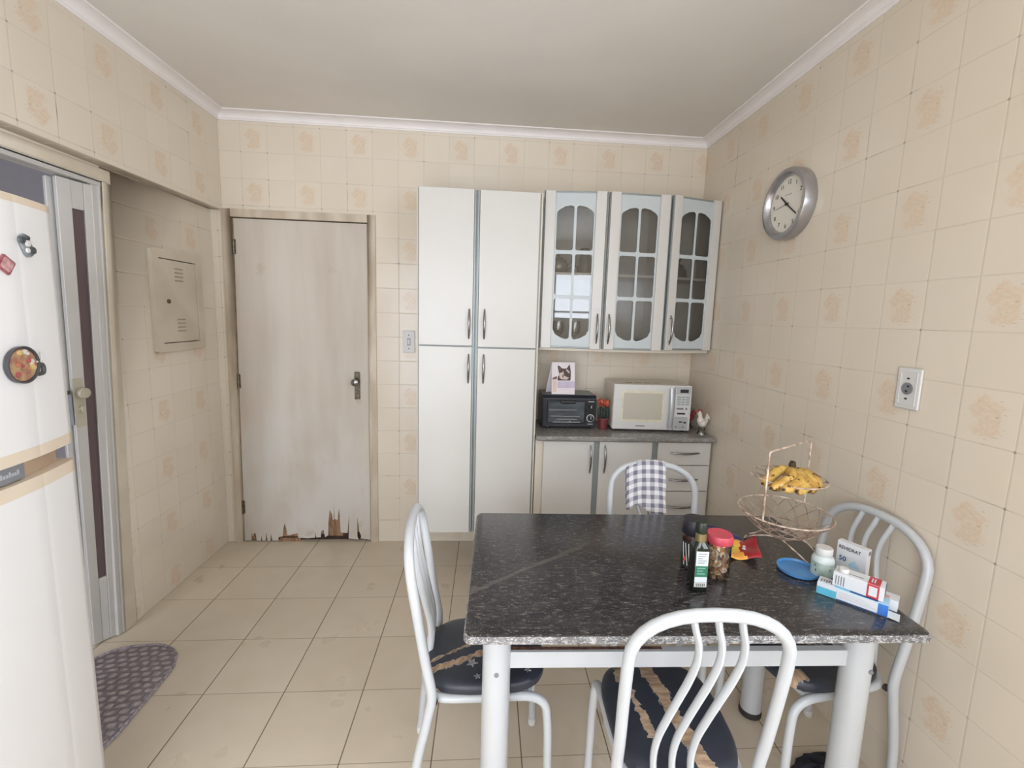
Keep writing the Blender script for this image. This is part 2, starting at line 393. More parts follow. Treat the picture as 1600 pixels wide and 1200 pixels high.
# left wall: lower part, opening for the folding door, beam that stands out above
OY0, OY1, OZ = -1.72, -0.800, 1.99             # opening
ZBM = 2.068
m = MB()
m.box((XL-0.13, OY1+0.03, 0), (XL, 0, ZBM)); m.box((XL-0.13, YB, 0), (XL, OY0, ZBM)); m.box((XL-0.13, OY0, OZ+0.03), (XL, OY1+0.03, ZBM))
m.box((XL-0.13, YB, ZBM), (XLU, 0, ZC))
struct(m.build('wall_left', M_tleft, bevel=0.004))
# wall behind the camera with the window
m = MB()
m.box((XL, YB-0.15, 0), (GX0, YB, ZC)); m.box((GX1, YB-0.15, 0), (WX0, YB, ZC)); m.box((WX1, YB-0.15, 0), (XR+0.1, YB, ZC)); m.box((WX0, YB-0.15, 0), (WX1, YB, WZ0)); m.box((WX0, YB-0.15, WZ1), (WX1, YB, ZC))
m.box((GX0, YB-0.15, 0), (GX1, YB, GZ0)); m.box((GX0, YB-0.15, GZ1), (GX1, YB, ZC))
struct(m.build('wall_front', M_tfront))
win = MB()
for x in (WX0, WX1): win.box((x-0.02, YB-0.09, WZ0), (x+0.02, YB-0.05, WZ1))
for z in (WZ0, WZ0+0.10, WZ1): win.box((WX0, YB-0.09, z-0.014), (WX1, YB-0.05, z+0.014))
wf = struct(win.build('window_1', M_alu))
p = MB(); p.quad((WX0, YB-0.07, WZ0), (WX1, YB-0.07, WZ0), (WX1, YB-0.07, WZ1), (WX0, YB-0.07, WZ1)); p.build('window_pane', M_pane, wf)
win = MB()
for x in (GX0, (GX0+GX1)/2, GX1): win.box((x-0.025, YB-0.09, GZ0), (x+0.025, YB-0.05, GZ1))
for z in (GZ0, GZ1): win.box((GX0, YB-0.09, z-0.02), (GX1, YB-0.05, z+0.02))
wf = struct(win.build('added_window_2', M_alu))  # glazed opening added for its light, out of view
p = MB(); p.quad((GX0, YB-0.07, GZ0), (GX1, YB-0.07, GZ0), (GX1, YB-0.07, GZ1), (GX0, YB-0.07, GZ1)); p.build('window_pane', M_pane, wf)
win = MB()
for y in (RY0, (RY0+RY1)/2, RY1): win.box((XR+0.03, y-0.022, RZ0), (XR+0.07, y+0.022, RZ1))
for z in (RZ0, RZ1): win.box((XR+0.03, RY0, z-0.02), (XR+0.07, RY1, z+0.02))
wf = struct(win.build('added_window_3', M_alu))  # window added as extra light from the right, out of view
p = MB(); p.quad((XR+0.05, RY0, RZ0), (XR+0.05, RY1, RZ0), (XR+0.05, RY1, RZ1), (XR+0.05, RY0, RZ1)); p.build('window_pane', M_pane, wf)
# hall beyond the folding door, open to daylight at its near end
m = MB(); m.box((HX-0.1, -4.0, 0), (HX, 0.3, 2.5)); struct(m.build('wall_hall', M_hall))
m = MB(); m.box((HX, 0.0, 0), (XL-0.13, 0.1, 2.5)); struct(m.build('wall_hall_end', M_hall))
m = MB(); m.box((HX, -4.0, 2.42), (XL-0.13, 0.1, 2.5)); struct(m.build('ceiling_hall', M_hall))
m = MB(); m.box((HX, -0.02, 2.30), (XL-0.13, 0.0, 2.42)); struct(m.build('trim_4', M_cove))
# plaster coves
def cove(name, a, b, inward):
    a, b, n = Vector(a), Vector(b), Vector(inward)
    prof = [(0, -0.045), (0.006, -0.045), (0.009, -0.038), (0.012, -0.036)] + [(0.012+0.044*(1-math.cos(t*PI/2/6)), -0.036+0.030*math.sin(t*PI/2/6)) for t in range(1, 7)] + [(0.058, -0.003), (0.058, 0)]
    prof.append((0, 0)); vs = []
    for e in (a, b): vs += [e+n*h+Vector((0, 0, z)) for h, z in prof]
    k = len(prof); mb = MB(); mb.add(vs, [tuple(range(k)), tuple(range(2*k-1, k-1, -1))]+[(i, i+k, (i+1) % k+k, (i+1) % k) for i in range(k)])
    return struct(mb.build(name, M_cove))
cove('trim_1', (XLU, 0, ZC), (XR, 0, ZC), (0, -1, 0))
cove('trim_2', (XLU, YB, ZC), (XLU, 0, ZC), (1, 0, 0))
cove('trim_3', (XR, YB, ZC), (XR, 0, ZC), (-1, 0, 0))

# ------------------------------------------------------------------ door_1: aged wooden door, broken at the foot
fr = MB()
fr.hexa([(-0.132, -0.012, 0), (-0.096, -0.012, 0), (-0.096, 0.09, 0), (-0.132, 0.09, 0), (-0.120, -0.012, 2.075), (-0.0705, -0.012, 2.075), (-0.0705, 0.09, 2.075), (-0.120, 0.09, 2.075)])
fr.box((0.716, -0.012, 0), (0.763, 0.09, 2.075)); fr.box((-0.0705, -0.012, 2.03), (0.716, 0.09, 2.075))
d1 = struct(fr.build('door_1', M_doorframe, bevel=0.003))
jag = [(105, 735), (155, 735), (158, 640), (170, 690), (185, 650), (205, 660), (208, 735), (255, 735), (262, 680), (272, 735), (305, 735), (315, 645), (327, 735), (355, 735), (362, 660), (378, 735), (440, 735), (445, 697), (490, 690), (500, 600), (515, 545), (530, 600), (540, 680), (600, 668), (650, 655), (655, 705), (750, 712), (835, 705), (843, 640), (850, 705), (900, 700), (905, 640), (930, 615), (945, 700), (980, 680), (985, 540), (1003, 395), (1028, 450), (1033, 510), (1044, 505), (1049, 330), (1054, 500), (1085, 510), (1105, 378), (1115, 640), (1130, 652), (1190, 655), (1212, 440), (1202, 715), (1312, 730), (1298, 690), (1300, 480), (1320, 640), (1340, 690), (1332, 715), (1436, 728)]
def jp(cx, cy): return (-0.1386+cx*0.000588, max(0.004, (744-cy)*0.000625))
low = [jp(*q) for q in jag]
low[0] = (-0.089, 0.006); low[-1] = (0.710, 0.008)
outline = low+[(0.712, 2.024), (-0.062, 2.024)]
lf = MB(); lf.prism(outline, 0.004, 0.0075); leaf = lf.build('door_leaf', M_door, d1); leaf['label'] = 'painted plywood skin splintered at the foot'
cr = MB(); cr.box((-0.088, 0.008, 0.105), (0.708, 0.036, 2.022)); cr.box((0.425, 0.009, 0.035), (0.53, 0.034, 0.106)); cr.box((0.36, 0.012, 0.045), (0.425, 0.034, 0.106)); cr.box((-0.088, 0.010, 0.010), (0.12, 0.034, 0.106)); cr.box((0.12, 0.010, 0.032), (0.36, 0.034, 0.106)); cr.box((0.53, 0.012, 0.06), (0.70, 0.034, 0.106))
cr.box((0.13, 0.006, 0.0), (0.26, 0.03, 0.022))
c = cr.build('door_core', M_rot, d1); c['label'] = 'bare brown core showing through the broken foot'
cr = MB(); cr.box((-0.09, 0.03, 0.0), (0.71, 0.045, 0.10)); c = cr.build('door_rail', M_rotd, d1)
# hinges
for z in (1.86, 1.05, 0.235):
    h = MB(); xx = -0.064-0.028*(1-z/2.0); h.tube([(xx, 0.0, z-0.045), (xx, 0.0, z+0.045)], 0.006, 10); h.box((xx-0.012, -0.001, z-0.042), (xx+0.012, 0.006, z+0.042)); h.build('hinge', M_brass, d1)
# lock plate, knob and key stub
pl = MB(); pl.prism([(0.641+a, 1.038+b) for a, b in rrect(0.034, 0.175, 0.006)], -0.002, 0.005); plate = pl.build('lock_plate', M_brass, d1)
kn = MB(); R90 = Matrix.Rotation(PI/2, 4, 'X')
kn.lathe([(0.010, 0), (0.009, 0.018), (0.020, 0.026), (0.024, 0.038), (0.020, 0.050), (0.010, 0.055), (0.0, 0.056)], (0.637, -0.002, 1.063), 20, R90); kn.build('door_knob', M_chrome, plate, smooth=True)
kn = MB(); kn.lathe([(0.015, 0), (0.015, 0.005), (0.006, 0.006), (0, 0.006)], (0.650, 0.004, 0.935), 18, R90); kn.box((0.644, -0.004, 0.935), (0.647, 0.003, 0.957)); kn.build('lock_cylinder', M_doorframe, plate, smooth=True)

# ------------------------------------------------------------------ door_2: narrow folding aluminium door in the left wall
cs = MB()
def vpost(mb, x0, x1, ya0, ya1, yb0, yb1, z0, z1):   # a: bottom, b: top
    mb.hexa([(x0, ya0, z0), (x1, ya0, z0), (x1, ya1, z0), (x0, ya1, z0), (x0, yb0, z1), (x1, yb0, z1), (x1, yb1, z1), (x0, yb1, z1)])
vpost(cs, XL-0.14, XL+0.004, -0.845, -0.783, -0.765, -0.722, 0, 2.008)
cs.box((XL-0.14, OY0-0.04, 2.008), (XL+0.004, -0.722, 2.060)); cs.box((XL-0.14, OY0-0.04, 0), (XL+0.004, OY0, 2.008))
d2 = struct(cs.build('door_2', M_jamb, bevel=0.004))
tr = MB()
for k, (a, b, z0, z1) in enumerate(((-0.03, -0.002, 1.985, 2.008), (-0.065, -0.038, 1.985, 2.008), (-0.065, -0.002, 2.000, 2.010))): tr.box((XL+a, OY0, z0), (XL+b, -0.765, z1))
tr.build('head_track', M_alu, d2, bevel=0.002)
jb = MB()
vpost(jb, XL-0.10, XL-0.004, -0.880, -0.848, -0.812, -0.768, 0.004, 1.985)
vpost(jb, XL-0.10, XL+0.002, -0.862, -0.852, -0.786, -0.776, 0.004, 1.985)
jb.build('side_jamb', M_alu, d2, bevel=0.002)
def leaf_panel(hb, ht, fb, ft, th, name):
    # hb/ht hinge bottom/top, fb/ft free edge bottom/top (x,y); builds stiles, rails, glass
    def P(s, z):                            # s 0 hinge .. 1 free
        t = z/1.985; a = Vector(hb).lerp(Vector(ht), t); b = Vector(fb).lerp(Vector(ft), t); return a.lerp(b, s)
    dirv = (Vector(fb)-Vector(hb)).normalized(); nn = Vector((-dirv.y, dirv.x))
    if nn.x > 0: nn = -nn
    def slab(mb, s0, s1, z0, z1, o0, o1):
        q = []
        for z in (z0, z1):
            for s, o in ((s0, o0), (s1, o0), (s1, o1), (s0, o1)):
                v = P(s, z)+nn*o; q.append((v.x, v.y, z))
        mb.hexa(q)
    st = MB()
    slab(st, 0.0, 0.36, 0.006, 1.980, 0, th); slab(st, 0.66, 1.0, 0.006, 1.980, 0, th); slab(st, 0.36, 0.66, 1.87, 1.980, 0.002, th-0.002); slab(st, 0.36, 0.66, 0.006, 0.30, 0.002, th-0.002)
    o = st.build(name, M_alu, d2, bevel=0.003)
    gl = MB(); slab(gl, 0.36, 0.66, 0.30, 1.87, th*0.4, th*0.6); gl.build('leaf_glass', M_glassbrown, o)
    return o, P, nn
lp, P2, nn2 = leaf_panel((-0.196, -0.868), (-0.190, -0.785), (-0.245, -0.945), (-0.215, -0.945), 0.03, 'door_panel')
leaf_panel((-0.238, -0.868), (-0.232, -0.79), (-0.288, -0.944), (-0.258, -0.940), 0.026, 'door_panel')
v = P2(0.86, 1.09); lk = MB(); dv = (P2(1, 1.09)-P2(0, 1.09)).normalized(); rr3 = Vector((-dv.x, -dv.y, 0)); n3 = Vector((-nn2.x, -nn2.y, 0))
Ml = plane_m((v.x, v.y, 1.09), rr3, n3)
lk.prism(rrect(0.036, 0.21, 0.004, 3), 0, 0.008, 'xy', Ml); M_lockp = mat('old_lock_paint', (188, 180, 160), 0.45)
lkp = lk.build('lock_case', M_lockp, d2)
lk = MB(); lk.lathe([(0.008, 0.006), (0.008, 0.026), (0.022, 0.028), (0.023, 0.050), (0.018, 0.056), (0, 0.057)], (0, 0, 0), 18, Ml @ Matrix.Translation((0.006, 0.045, 0))); lk.build('lock_knob', M_lockp, lkp, smooth=True)
lk = MB(); lk.lathe([(0.008, 0.006), (0.008, 0.020), (0.0, 0.022)], (0, 0, 0), 14, Ml @ Matrix.Translation((0.004, -0.025, 0))); lk.box((-0.002, -0.038, 0.018), (0.010, -0.012, 0.036), Ml); lk.build('thumb_turn', M_lockp, lkp, smooth=True)
lk = MB(); v2 = P2(1.0, 1.12); lk.lathe([(0.008, -0.005), (0.008, 0.03), (0.020, 0.034), (0.020, 0.050), (0, 0.054)], (v2.x-0.012, v2.y-0.012, 1.135), 16, Matrix.Rotation(-PI/2, 4, 'Y')); lk.build('outer_knob', M_brass, lkp, smooth=True)
lk = MB(); v2 = P2(1.0, 1.05); lk.box((v2.x-0.028, v2.y-0.004, 1.00), (v2.x-0.004, v2.y-0.001, 1.13)); lk.build('strike_plate', M_greylabel, lkp)

# ------------------------------------------------------------------ electrical panel on the left wall
ep = thing('electrical_panel', 'painted metal electrical panel set in the tiled wall between the two doors', 'electrical panel', (XL, -0.344, 1.52))
o_ = [(a, b) for a, b in rrect(0.385, 0.508, 0.012)]; i_ = [(a, b) for a, b in rrect(0.292, 0.425, 0.004)]
Mp = plane_m((0, 0, 0), (0, 1, 0), (1, 0, 0))
mb = MB(); mb.mesh(filled(o_, [i_], 0.02), Mp @ Matrix.Translation((0, 0, 0.011))); mb.build('frame', M_panel, ep, bevel=0.004)
mb = MB(); mb.prism(rrect(0.286, 0.418, 0.003), 0.002, 0.016, 'xy', Mp); pd = mb.build('door', M_panel, ep, bevel=0.002)
mb = MB(); mb.prism(rrect(0.300, 0.433, 0.003), 0.0005, 0.0018, 'xy', Mp); mb.build('gap', M_dark, ep)
for zz in (0.135, -0.125):
    mb = MB()
    for k in range(4): mb.box((-0.028, zz-0.030+k*0.02, 0.014), (0.034, zz-0.030+k*0.02+0.007, 0.0185), Mp)
    mb.build('vent', mat('vent_paint', (160, 148, 130), 0.6), pd)
mb = MB(); mb.lathe([(0.011, 0.014), (0.011, 0.022), (0.006, 0.023), (0, 0.023)], (0, 0, 0), 16, Mp @ Matrix.Translation((-0.088, 0.0, 0))); mb.build('lock', M_brass, pd, smooth=True)

# ------------------------------------------------------------------ switch and wall socket
sw = thing('light_switch', 'white light switch plate on the back wall beside the tall cabinet', 'switch', (0.962, 0, 1.322))
Mb = plane_m((0, 0, 0), (1, 0, 0), (0, -1, 0))
mb = MB(); mb.prism(rrect(0.074, 0.138, 0.005), 0.001, 0.009, 'xy', Mb); pt = mb.build('plate', M_white, sw, bevel=0.003)
mb = MB(); mb.box((-0.010, -0.022, 0.008), (0.010, 0.022, 0.011), Mb); mb.build('surround', M_greylabel, pt)
mb = MB(); mb.box((-0.006, -0.016, 0.010), (0.006, 0.016, 0.016), Mb); mb.build('rocker', M_white, pt)
for s in (-1, 1):
    mb = MB(); mb.lathe([(0.0035, 0.008), (0.0035, 0.0105), (0, 0.0106)], (0, 0, 0), 10, Mb @ Matrix.Translation((0, s*0.042, 0))); mb.build('screw', M_ink, pt)
so = thing('wall_socket', 'white square wall socket plate on the right wall', 'socket', (XR, -1.566, 1.309))
Mr = plane_m((0, 0, 0), (0, -1, 0), (-1, 0, 0))
mb = MB(); mb.prism(rrect(0.082, 0.130, 0.004), 0.001, 0.010, 'xy', Mr); pt = mb.build('plate', M_white, so, bevel=0.004)
mb = MB(); mb.mesh(filled(rrect(0.060, 0.108, 0.003), [rrect(0.052, 0.100, 0.003)], 0.002), Mr @ Matrix.Translation((0, 0, 0.011))); mb.build('raised_rim', M_white, pt)
mb = MB(); mb.lathe([(0.019, 0.009), (0.019, 0.013), (0.014, 0.013), (0.014, 0.011), (0, 0.011)], (0, 0, 0), 24, Mr); mb.build('receptacle', M_greylabel, pt, smooth=True)
for nm, a, b in (('pin_hole', 0.003, 0.007), ('pin_hole', -0.002, -0.008), ('screw', 0, 0.032), ('screw', 0, -0.032)):
    mb = MB(); mb.lathe([(0.003, 0.010), (0.003, 0.0135), (0, 0.0136)], (0, 0, 0), 10, Mr @ Matrix.Translation((a, b, 0))); mb.build(nm, M_ink, pt)

# ------------------------------------------------------------------ wall clock
ck = thing('wall_clock', 'round silver wall clock with white dial high on the right wall', 'clock', (XR, -0.892, 2.025))
mb = MB(); mb.lathe([(0.150, 0.001), (0.152, 0.012), (0.152, 0.040), (0.146, 0.052), (0.132, 0.055), (0.122, 0.044), (0.118, 0.030)], (0, 0, 0), 64, Mr, cap=False); mb.build('rim', M_silver, ck, smooth=True)
mb = MB(); mb.lathe([(0.120, 0.003), (0.120, 0.028), (0, 0.028)], (0, 0, 0), 64, Mr); dial = mb.build('dial', mat('dial_paper', (224, 220, 208), 0.5, var=0.01), ck)
for h in range(1, 13):
    mb = MB(); a = PI/2-h*PI/6; mb.mesh(textmesh(str(h), 0.026, 0.0006), Mr @ Matrix.Translation((0.094*math.cos(a), 0.094*math.sin(a), 0.0286)))
    mb.build('numeral', M_ink, dial)
# the small dial word cannot be read: a plain thin line stands in its place
mb = MB(); mb.box((-0.022, 0.040, 0.028), (0.022, 0.0425, 0.0288), Mr); mb.build('dial_mark', M_greylabel, dial)
def hand(name, ang, ln, w, tail, z):
    A = Mr @ Matrix.Rotation(-ang, 4, 'Z'); mb = MB(); mb.prism([(-w, -tail), (w, -tail), (w*0.8, ln), (-w*0.8, ln)], z, z+0.0012, 'xy', A); mb.build(name, M_ink, dial)
hand('hour_hand', math.radians(311), 0.062, 0.004, 0.012, 0.030)
hand('minute_hand', math.radians(127), 0.088, 0.003, 0.014, 0.032)
hand('second_hand', math.radians(262), 0.075, 0.0008, 0.02, 0.034)
mb = MB(); mb.lathe([(0.006, 0.028), (0.006, 0.037), (0, 0.037)], (0, 0, 0), 16, Mr); mb.build('hub', M_ink, dial)

# ------------------------------------------------------------------ cabinets
def bow_handle(name, parent, p, horizontal=False, L=0.160, out=(0, -1, 0), right=(1, 0, 0)):
    Mh = plane_m(p, right, out)
    pts = []; rad = []
    for k in range(13):
        t = -1+2*k/12; h = 0.006+0.020*(1-t*t)
        pts.append(Mh @ (Vector((t*L/2, 0, h)) if horizontal else Vector((0, t*L/2, h)))); rad.append(0.0035+0.0030*(1-t*t))
    mb = MB(); mb.tube(pts, rad, 10)
    for s in (-1, 1):
        q = Mh @ (Vector((s*L*0.40, 0, 0)) if horizontal else Vector((0, s*L*0.40, 0))); q2 = Mh @ (Vector((s*L*0.40, 0, 0.014)) if horizontal else Vector((0, s*L*0.40, 0.014)))
        mb.tube([q, q2], 0.004, 8)
    return mb.build(name, M_chrome, parent, smooth=True)
# tall cabinet hung on the wall, its underside clear of the floor
tc = thing('tall_cabinet', 'tall white four-door kitchen cabinet hung on the back wall beside the wooden door', 'cabinet', (1.395, -0.19, 0.25))
YF = -0.40
def L3(o, p): return (p[0]-o.location.x, p[1]-o.location.y, p[2]-o.location.z)
def lbox(mb, o, a, b): return mb.box(L3(o, a), L3(o, b))
mb = MB(); lbox(mb, tc, (1.074, -0.380, 0.255), (1.725, -0.002, 2.152)); mb.build('body', M_side, tc)
mb = MB()
lbox(mb, tc, (1.068, -0.384, 0.250), (1.0745, -0.004, 2.156)); lbox(mb, tc, (1.724, -0.384, 0.250), (1.732, -0.004, 2.156))
mb.build('side_panel', M_lamedge, tc)
for k, (x0, x1, z0, z1) in enumerate(((1.080, 1.368, 1.333, 2.152), (1.398, 1.716, 1.328, 2.150), (1.080, 1.368, 0.257, 1.326), (1.398, 1.716, 0.262, 1.321))):
    mb = MB(); lbox(mb, tc, (x0, -0.402, z0), (x1, -0.382, z1)); d = mb.build('door', M_lam, tc, bevel=0.003)
    mb = MB(); xe = x1+0.002 if k % 2 == 0 else x0-0.010
    lbox(mb, tc, (xe, -0.399, z0), (xe+0.008, -0.382, z1)); mb.build('edge_strip', M_side, d)
    hx = 1.350 if k % 2 == 0 else 1.432; hz = 1.452 if k < 2 else 1.208
    bow_handle('handle', d, L3(tc, (hx, -0.402, hz)))
# wall cabinet with three glass doors, front in a shallow bow
wc = thing('glass_door_cabinet', 'white wall cabinet with three lattice glass doors above the worktop', 'cabinet', (2.26, -0.15, 1.315))
fp = [(1.745, -0.295), (2.095, -0.335), (2.450, -0.325), (2.778, -0.235)]      # plan of the front
mb = MB()
inner = [(1.742, -0.002), (2.780, -0.002)]
def plan(z0, z1, pts, k=0):
    mb.mat(k); mb.prism([(a-2.26, b+0.15) for a, b in pts], z0-1.315, z1-1.315, 'xy')
shape = [(1.742, -0.002)]+fp+[(2.780, -0.002)]
plan(1.315, 1.333, shape); plan(2.175, 2.193, shape); plan(1.333, 2.175, [(1.742, -0.002), (1.742, -0.012), (2.780, -0.012), (2.780, -0.002)], 1)
plan(1.333, 2.175, [(1.742, -0.012), (1.742, -0.294), (1.756, -0.296), (1.756, -0.012)]); plan(1.333, 2.175, [(2.768, -0.012), (2.768, -0.238), (2.780, -0.234), (2.780, -0.012)])
for (x, y) in fp[1:3]: plan(1.333, 2.175, [(x-0.008, -0.012), (x-0.008, y+0.002), (x+0.008, y+0.002), (x+0.008, -0.012)])
mb.build('body', [M_lamedge, M_inside], wc)
mb = MB(); sh2 = [(1.757, -0.014), (1.757, -0.27), (2.095, -0.30), (2.45, -0.29), (2.766, -0.21), (2.766, -0.014)]; plan(1.742, 1.756, sh2); mb.build('shelf', M_lamedge, wc)
# lattice: six openings
def lattice(w, h):
    holes = []; cw = (w-0.030*2-0.016)/2
    x0s = (-w/2+0.009, 0.007); cw = w/2-0.016
    rows = [(0.075, 0.265), (0.285, 0.540), (0.560, 0.790)]       # from bottom
    k = h/0.865
    rows = [(0.049*h, 0.320*h), (0.343*h, 0.612*h), (0.636*h, 0.922*h)]
    for ri, (a, b) in enumerate(rows):
        for ci, x0 in enumerate(x0s):
            x1 = x0+cw; r = 0.012; pts = []
            def arc(cx, cy, a0, n=5, rr=r):
                for q in range(n+1):
                    t = math.radians(a0+90*q/n); pts.append((cx+rr*math.cos(t), cy+rr*math.sin(t)))
            outr = (ci == 1)
            if ri == 2:
                # arched top: outer corner cut by a big curve
                arc(x0+r, a+r, 180); arc(x1-r, a+r, 270)
                if outr: pts += [(x1, b-0.042), (x1-0.005, b-0.032), (x1-0.016, b-0.022), (x0+0.050, b-0.006), (x0+0.018, b), (x0+0.004, b-0.004), (x0, b-0.014)]
                else: pts += [(x1, b-0.014), (x1-0.004, b-0.004), (x1-0.018, b), (x1-0.050, b-0.006), (x0+0.016, b-0.022), (x0+0.005, b-0.032), (x0, b-0.042)]
            elif ri == 0:
                if outr: pts += [(x0, a+0.014), (x0+0.004, a+0.004), (x0+0.018, a), (x0+0.045, a+0.006), (x1-0.014, a+0.026), (x1, a+0.055)]
                else: pts += [(x0, a+0.055), (x0+0.014, a+0.026), (x1-0.045, a+0.006), (x1-0.018, a), (x1-0.004, a+0.004), (x1, a+0.014)]
                arc(x1-r, b-r, 0); arc(x0+r, b-r, 90)
            else:
                arc(x0+r, a+r, 180); arc(x1-r, a+r, 270); arc(x1-r, b-r, 0); arc(x0+r, b-r, 90)
            holes.append(pts)
    return filled([(-w/2, 0), (w/2, 0), (w/2, h), (-w/2, h)], holes, 0.0016)
for k in range(3):
    a = Vector((fp[k][0], fp[k][1], 0)); b = Vector((fp[k+1][0], fp[k+1][1], 0)); dr = (b-a).normalized(); nrm = Vector((dr.y, -dr.x, 0))
    W = (b-a).length; g0 = 0.010; mid = (a+b)/2+nrm*0.004
    zb = 1.330-1.315 if k != 2 else 1.334-1.315; H = 0.856
    MM = plane_m((mid.x-2.26, mid.y+0.15, zb), dr, nrm)
    pw = 0.056 if k < 2 else 0.050; dw = W-2*g0
    # the door: two thick pilasters with grey profiles
    mb = MB(); mb.mat(0)
    for s in (-1, 1):
        x0 = s*(dw/2-pw/2); mb.prism(rrect(pw, H, 0.004, 3, x0, H/2), -0.002, 0.026, 'xy', MM)
    mb.mat(1); mb.box((-dw/2+pw, 0.0, 0.0), (dw/2-pw, 0.010, 0.014), MM); mb.box((-dw/2+pw, H-0.010, 0), (dw/2-pw, H, 0.014), MM)
    mb.box((-dw/2-0.006, 0, 0), (-dw/2-0.001, H, 0.020), MM); mb.box((dw/2+0.001, 0, 0), (dw/2+0.006, H, 0.020), MM)
    dd = mb.build('door', [M_lam, M_side], wc, bevel=0.002)
    lw = dw-2*pw
    mb = MB(); mb.mesh(lattice(lw, H-0.02), MM @ Matrix.Translation((0, 0.01, 0.012))); l_ = mb.build('lattice', M_lattice, dd)
    mb = MB(); mb.quad(*[MM @ Vector(q) for q in ((-lw/2, 0.01, 0.008), (lw/2, 0.01, 0.008), (lw/2, H-0.01, 0.008), (-lw/2, H-0.01, 0.008))]); mb.build('glass', M_glass, dd)
    hx = (dw/2-0.020) if k == 0 else (-dw/2+0.020)
    hp = MM @ Vector((hx, 0.115, 0.026)); bow_handle('handle', dd, hp, L=0.165, out=nrm, right=dr)
# base cabinet
bc = thing('base_cabinet', 'white base cabinet with two doors and a bank of drawers under the grey worktop', 'cabinet', (2.26, -0.2, 0.10))
mb = MB(); lbox(mb, bc, (1.738, -0.378, 0.10), (2.778, -0.004, 0.810)); mb.build('body', M_lamedge, bc)
mb = MB(); lbox(mb, bc, (2.075, -0.386, 0.11), (2.104, -0.379, 0.805)); lbox(mb, bc, (2.417, -0.386, 0.11), (2.448, -0.379, 0.805)); mb.build('grey_profile', M_side, bc)
for k, (x0, x1) in enumerate(((1.782, 2.074), (2.106, 2.416))):
    mb = MB(); lbox(mb, bc, (x0, -0.400, 0.115), (x1, -0.380, 0.803)); d = mb.build('door', M_lam, bc, bevel=0.003)
    bow_handle('handle', d, L3(bc, ((2.053, 2.137)[k], -0.400, 0.702)), L=0.165)
for k, (z0, z1) in enumerate(((0.668, 0.803), (0.510, 0.664), (0.348, 0.506), (0.115, 0.344))):
    mb = MB(); lbox(mb, bc, (2.450, -0.400, z0), (2.764, -0.380, z1)); d = mb.build('drawer', M_lam, bc, bevel=0.003)
    bow_handle('handle', d, L3(bc, (2.610, -0.400, (0.743, 0.583, 0.418, 0.23)[k])), True, L=0.175)
mb = MB(); mb.box((1.737, -0.432, 0.812), (2.782, -0.002, 0.840))
tag(mb.build('worktop', M_grangrey, bevel=0.008, bseg=3), 'grey granite worktop resting on the base cabinet', 'worktop')

# things behind the cabinet glass
def glassware(x, y, z, label, group=None):
    t = thing('wine_glass', label, 'glass', (x, y, z), 0, group)
    mb = MB(); mb.lathe([(0.030, 0.0), (0.028, 0.003), (0.004, 0.008), (0.004, 0.055), (0.014, 0.062), (0.032, 0.085), (0.036, 0.115), (0.031, 0.150), (0.030, 0.150), (0.034, 0.115), (0.030, 0.087), (0.0, 0.064)], seg=24); mb.build('bowl', M_drink, t, smooth=True)
glassware(1.868, -0.20, 1.333, 'stemmed glass at the bottom left of the glass-door cabinet')
glassware(1.965, -0.21, 1.333, 'stemmed glass right of another, behind the first glass door')
tp = thing('teapot', 'pale teapot on the upper shelf behind the first glass door', 'teapot', (1.86, -0.15, 1.756))
mb = MB(); mb.lathe([(0.035, 0), (0.050, 0.015), (0.058, 0.045), (0.048, 0.078), (0.030, 0.090)], seg=24); M_pewter = mat('pewter', (150, 146, 140), 0.35, 0.5); mb.build('body', M_pewter, tp, smooth=True)
mb = MB(); mb.lathe([(0.032, 0.088), (0.028, 0.096), (0.006, 0.102), (0.008, 0.112), (0, 0.116)], seg=20); mb.build('lid', M_pewter, tp, smooth=True)
mb = MB(); mb.tube(smooth([(0.050, 0, 0.035), (0.075, 0, 0.055), (0.085, 0, 0.085)]), [0.012]*7+[0.010]*3+[0.007]*3, 10); mb.build('spout', M_pewter, tp, smooth=True)
mb = MB(); mb.tube(smooth([(-0.050, 0, 0.075), (-0.078, 0, 0.070), (-0.080, 0, 0.035), (-0.052, 0, 0.025)]), 0.005, 8); mb.build('handle', M_pewter, tp, smooth=True)
jg = thing('pitcher', 'dark pitcher on the upper shelf beside the pale teapot', 'pitcher', (2.015, -0.17, 1.756))
mb = MB(); mb.lathe([(0.036, 0), (0.042, 0.03), (0.036, 0.09), (0.026, 0.12), (0.032, 0.15), (0.029, 0.15), (0.022, 0.12), (0, 0.02)], seg=24); mb.build('body', mat('dark_ceramic', (70, 66, 64), 0.3), jg, smooth=True)
mb = MB(); mb.tube(smooth([(-0.028, 0, 0.14), (-0.062, 0, 0.12), (-0.060, 0, 0.06), (-0.038, 0, 0.04)]), 0.006, 8); mb.build('handle', mat('dark_ceramic_handle', (62, 58, 56), 0.3), jg, smooth=True)
cd_ = thing('cake_dome', 'dark domed dish with knob behind the third glass door', 'dish', (2.60, -0.12, 1.756))
mb = MB(); mb.lathe([(0.07, 0.0), (0.075, 0.008), (0.03, 0.016), (0.0, 0.016)], seg=24); mb.build('dish', mat('dark_dish', (84, 82, 80), 0.3), cd_, smooth=True)
mb = MB(); mb.lathe([(0.060, 0.014), (0.058, 0.05), (0.030, 0.085), (0.012, 0.092), (0.016, 0.105), (0.024, 0.12), (0.020, 0.14), (0, 0.142)], seg=24); mb.build('dome', mat('dark_dome', (96, 93, 90), 0.3), cd_, smooth=True)
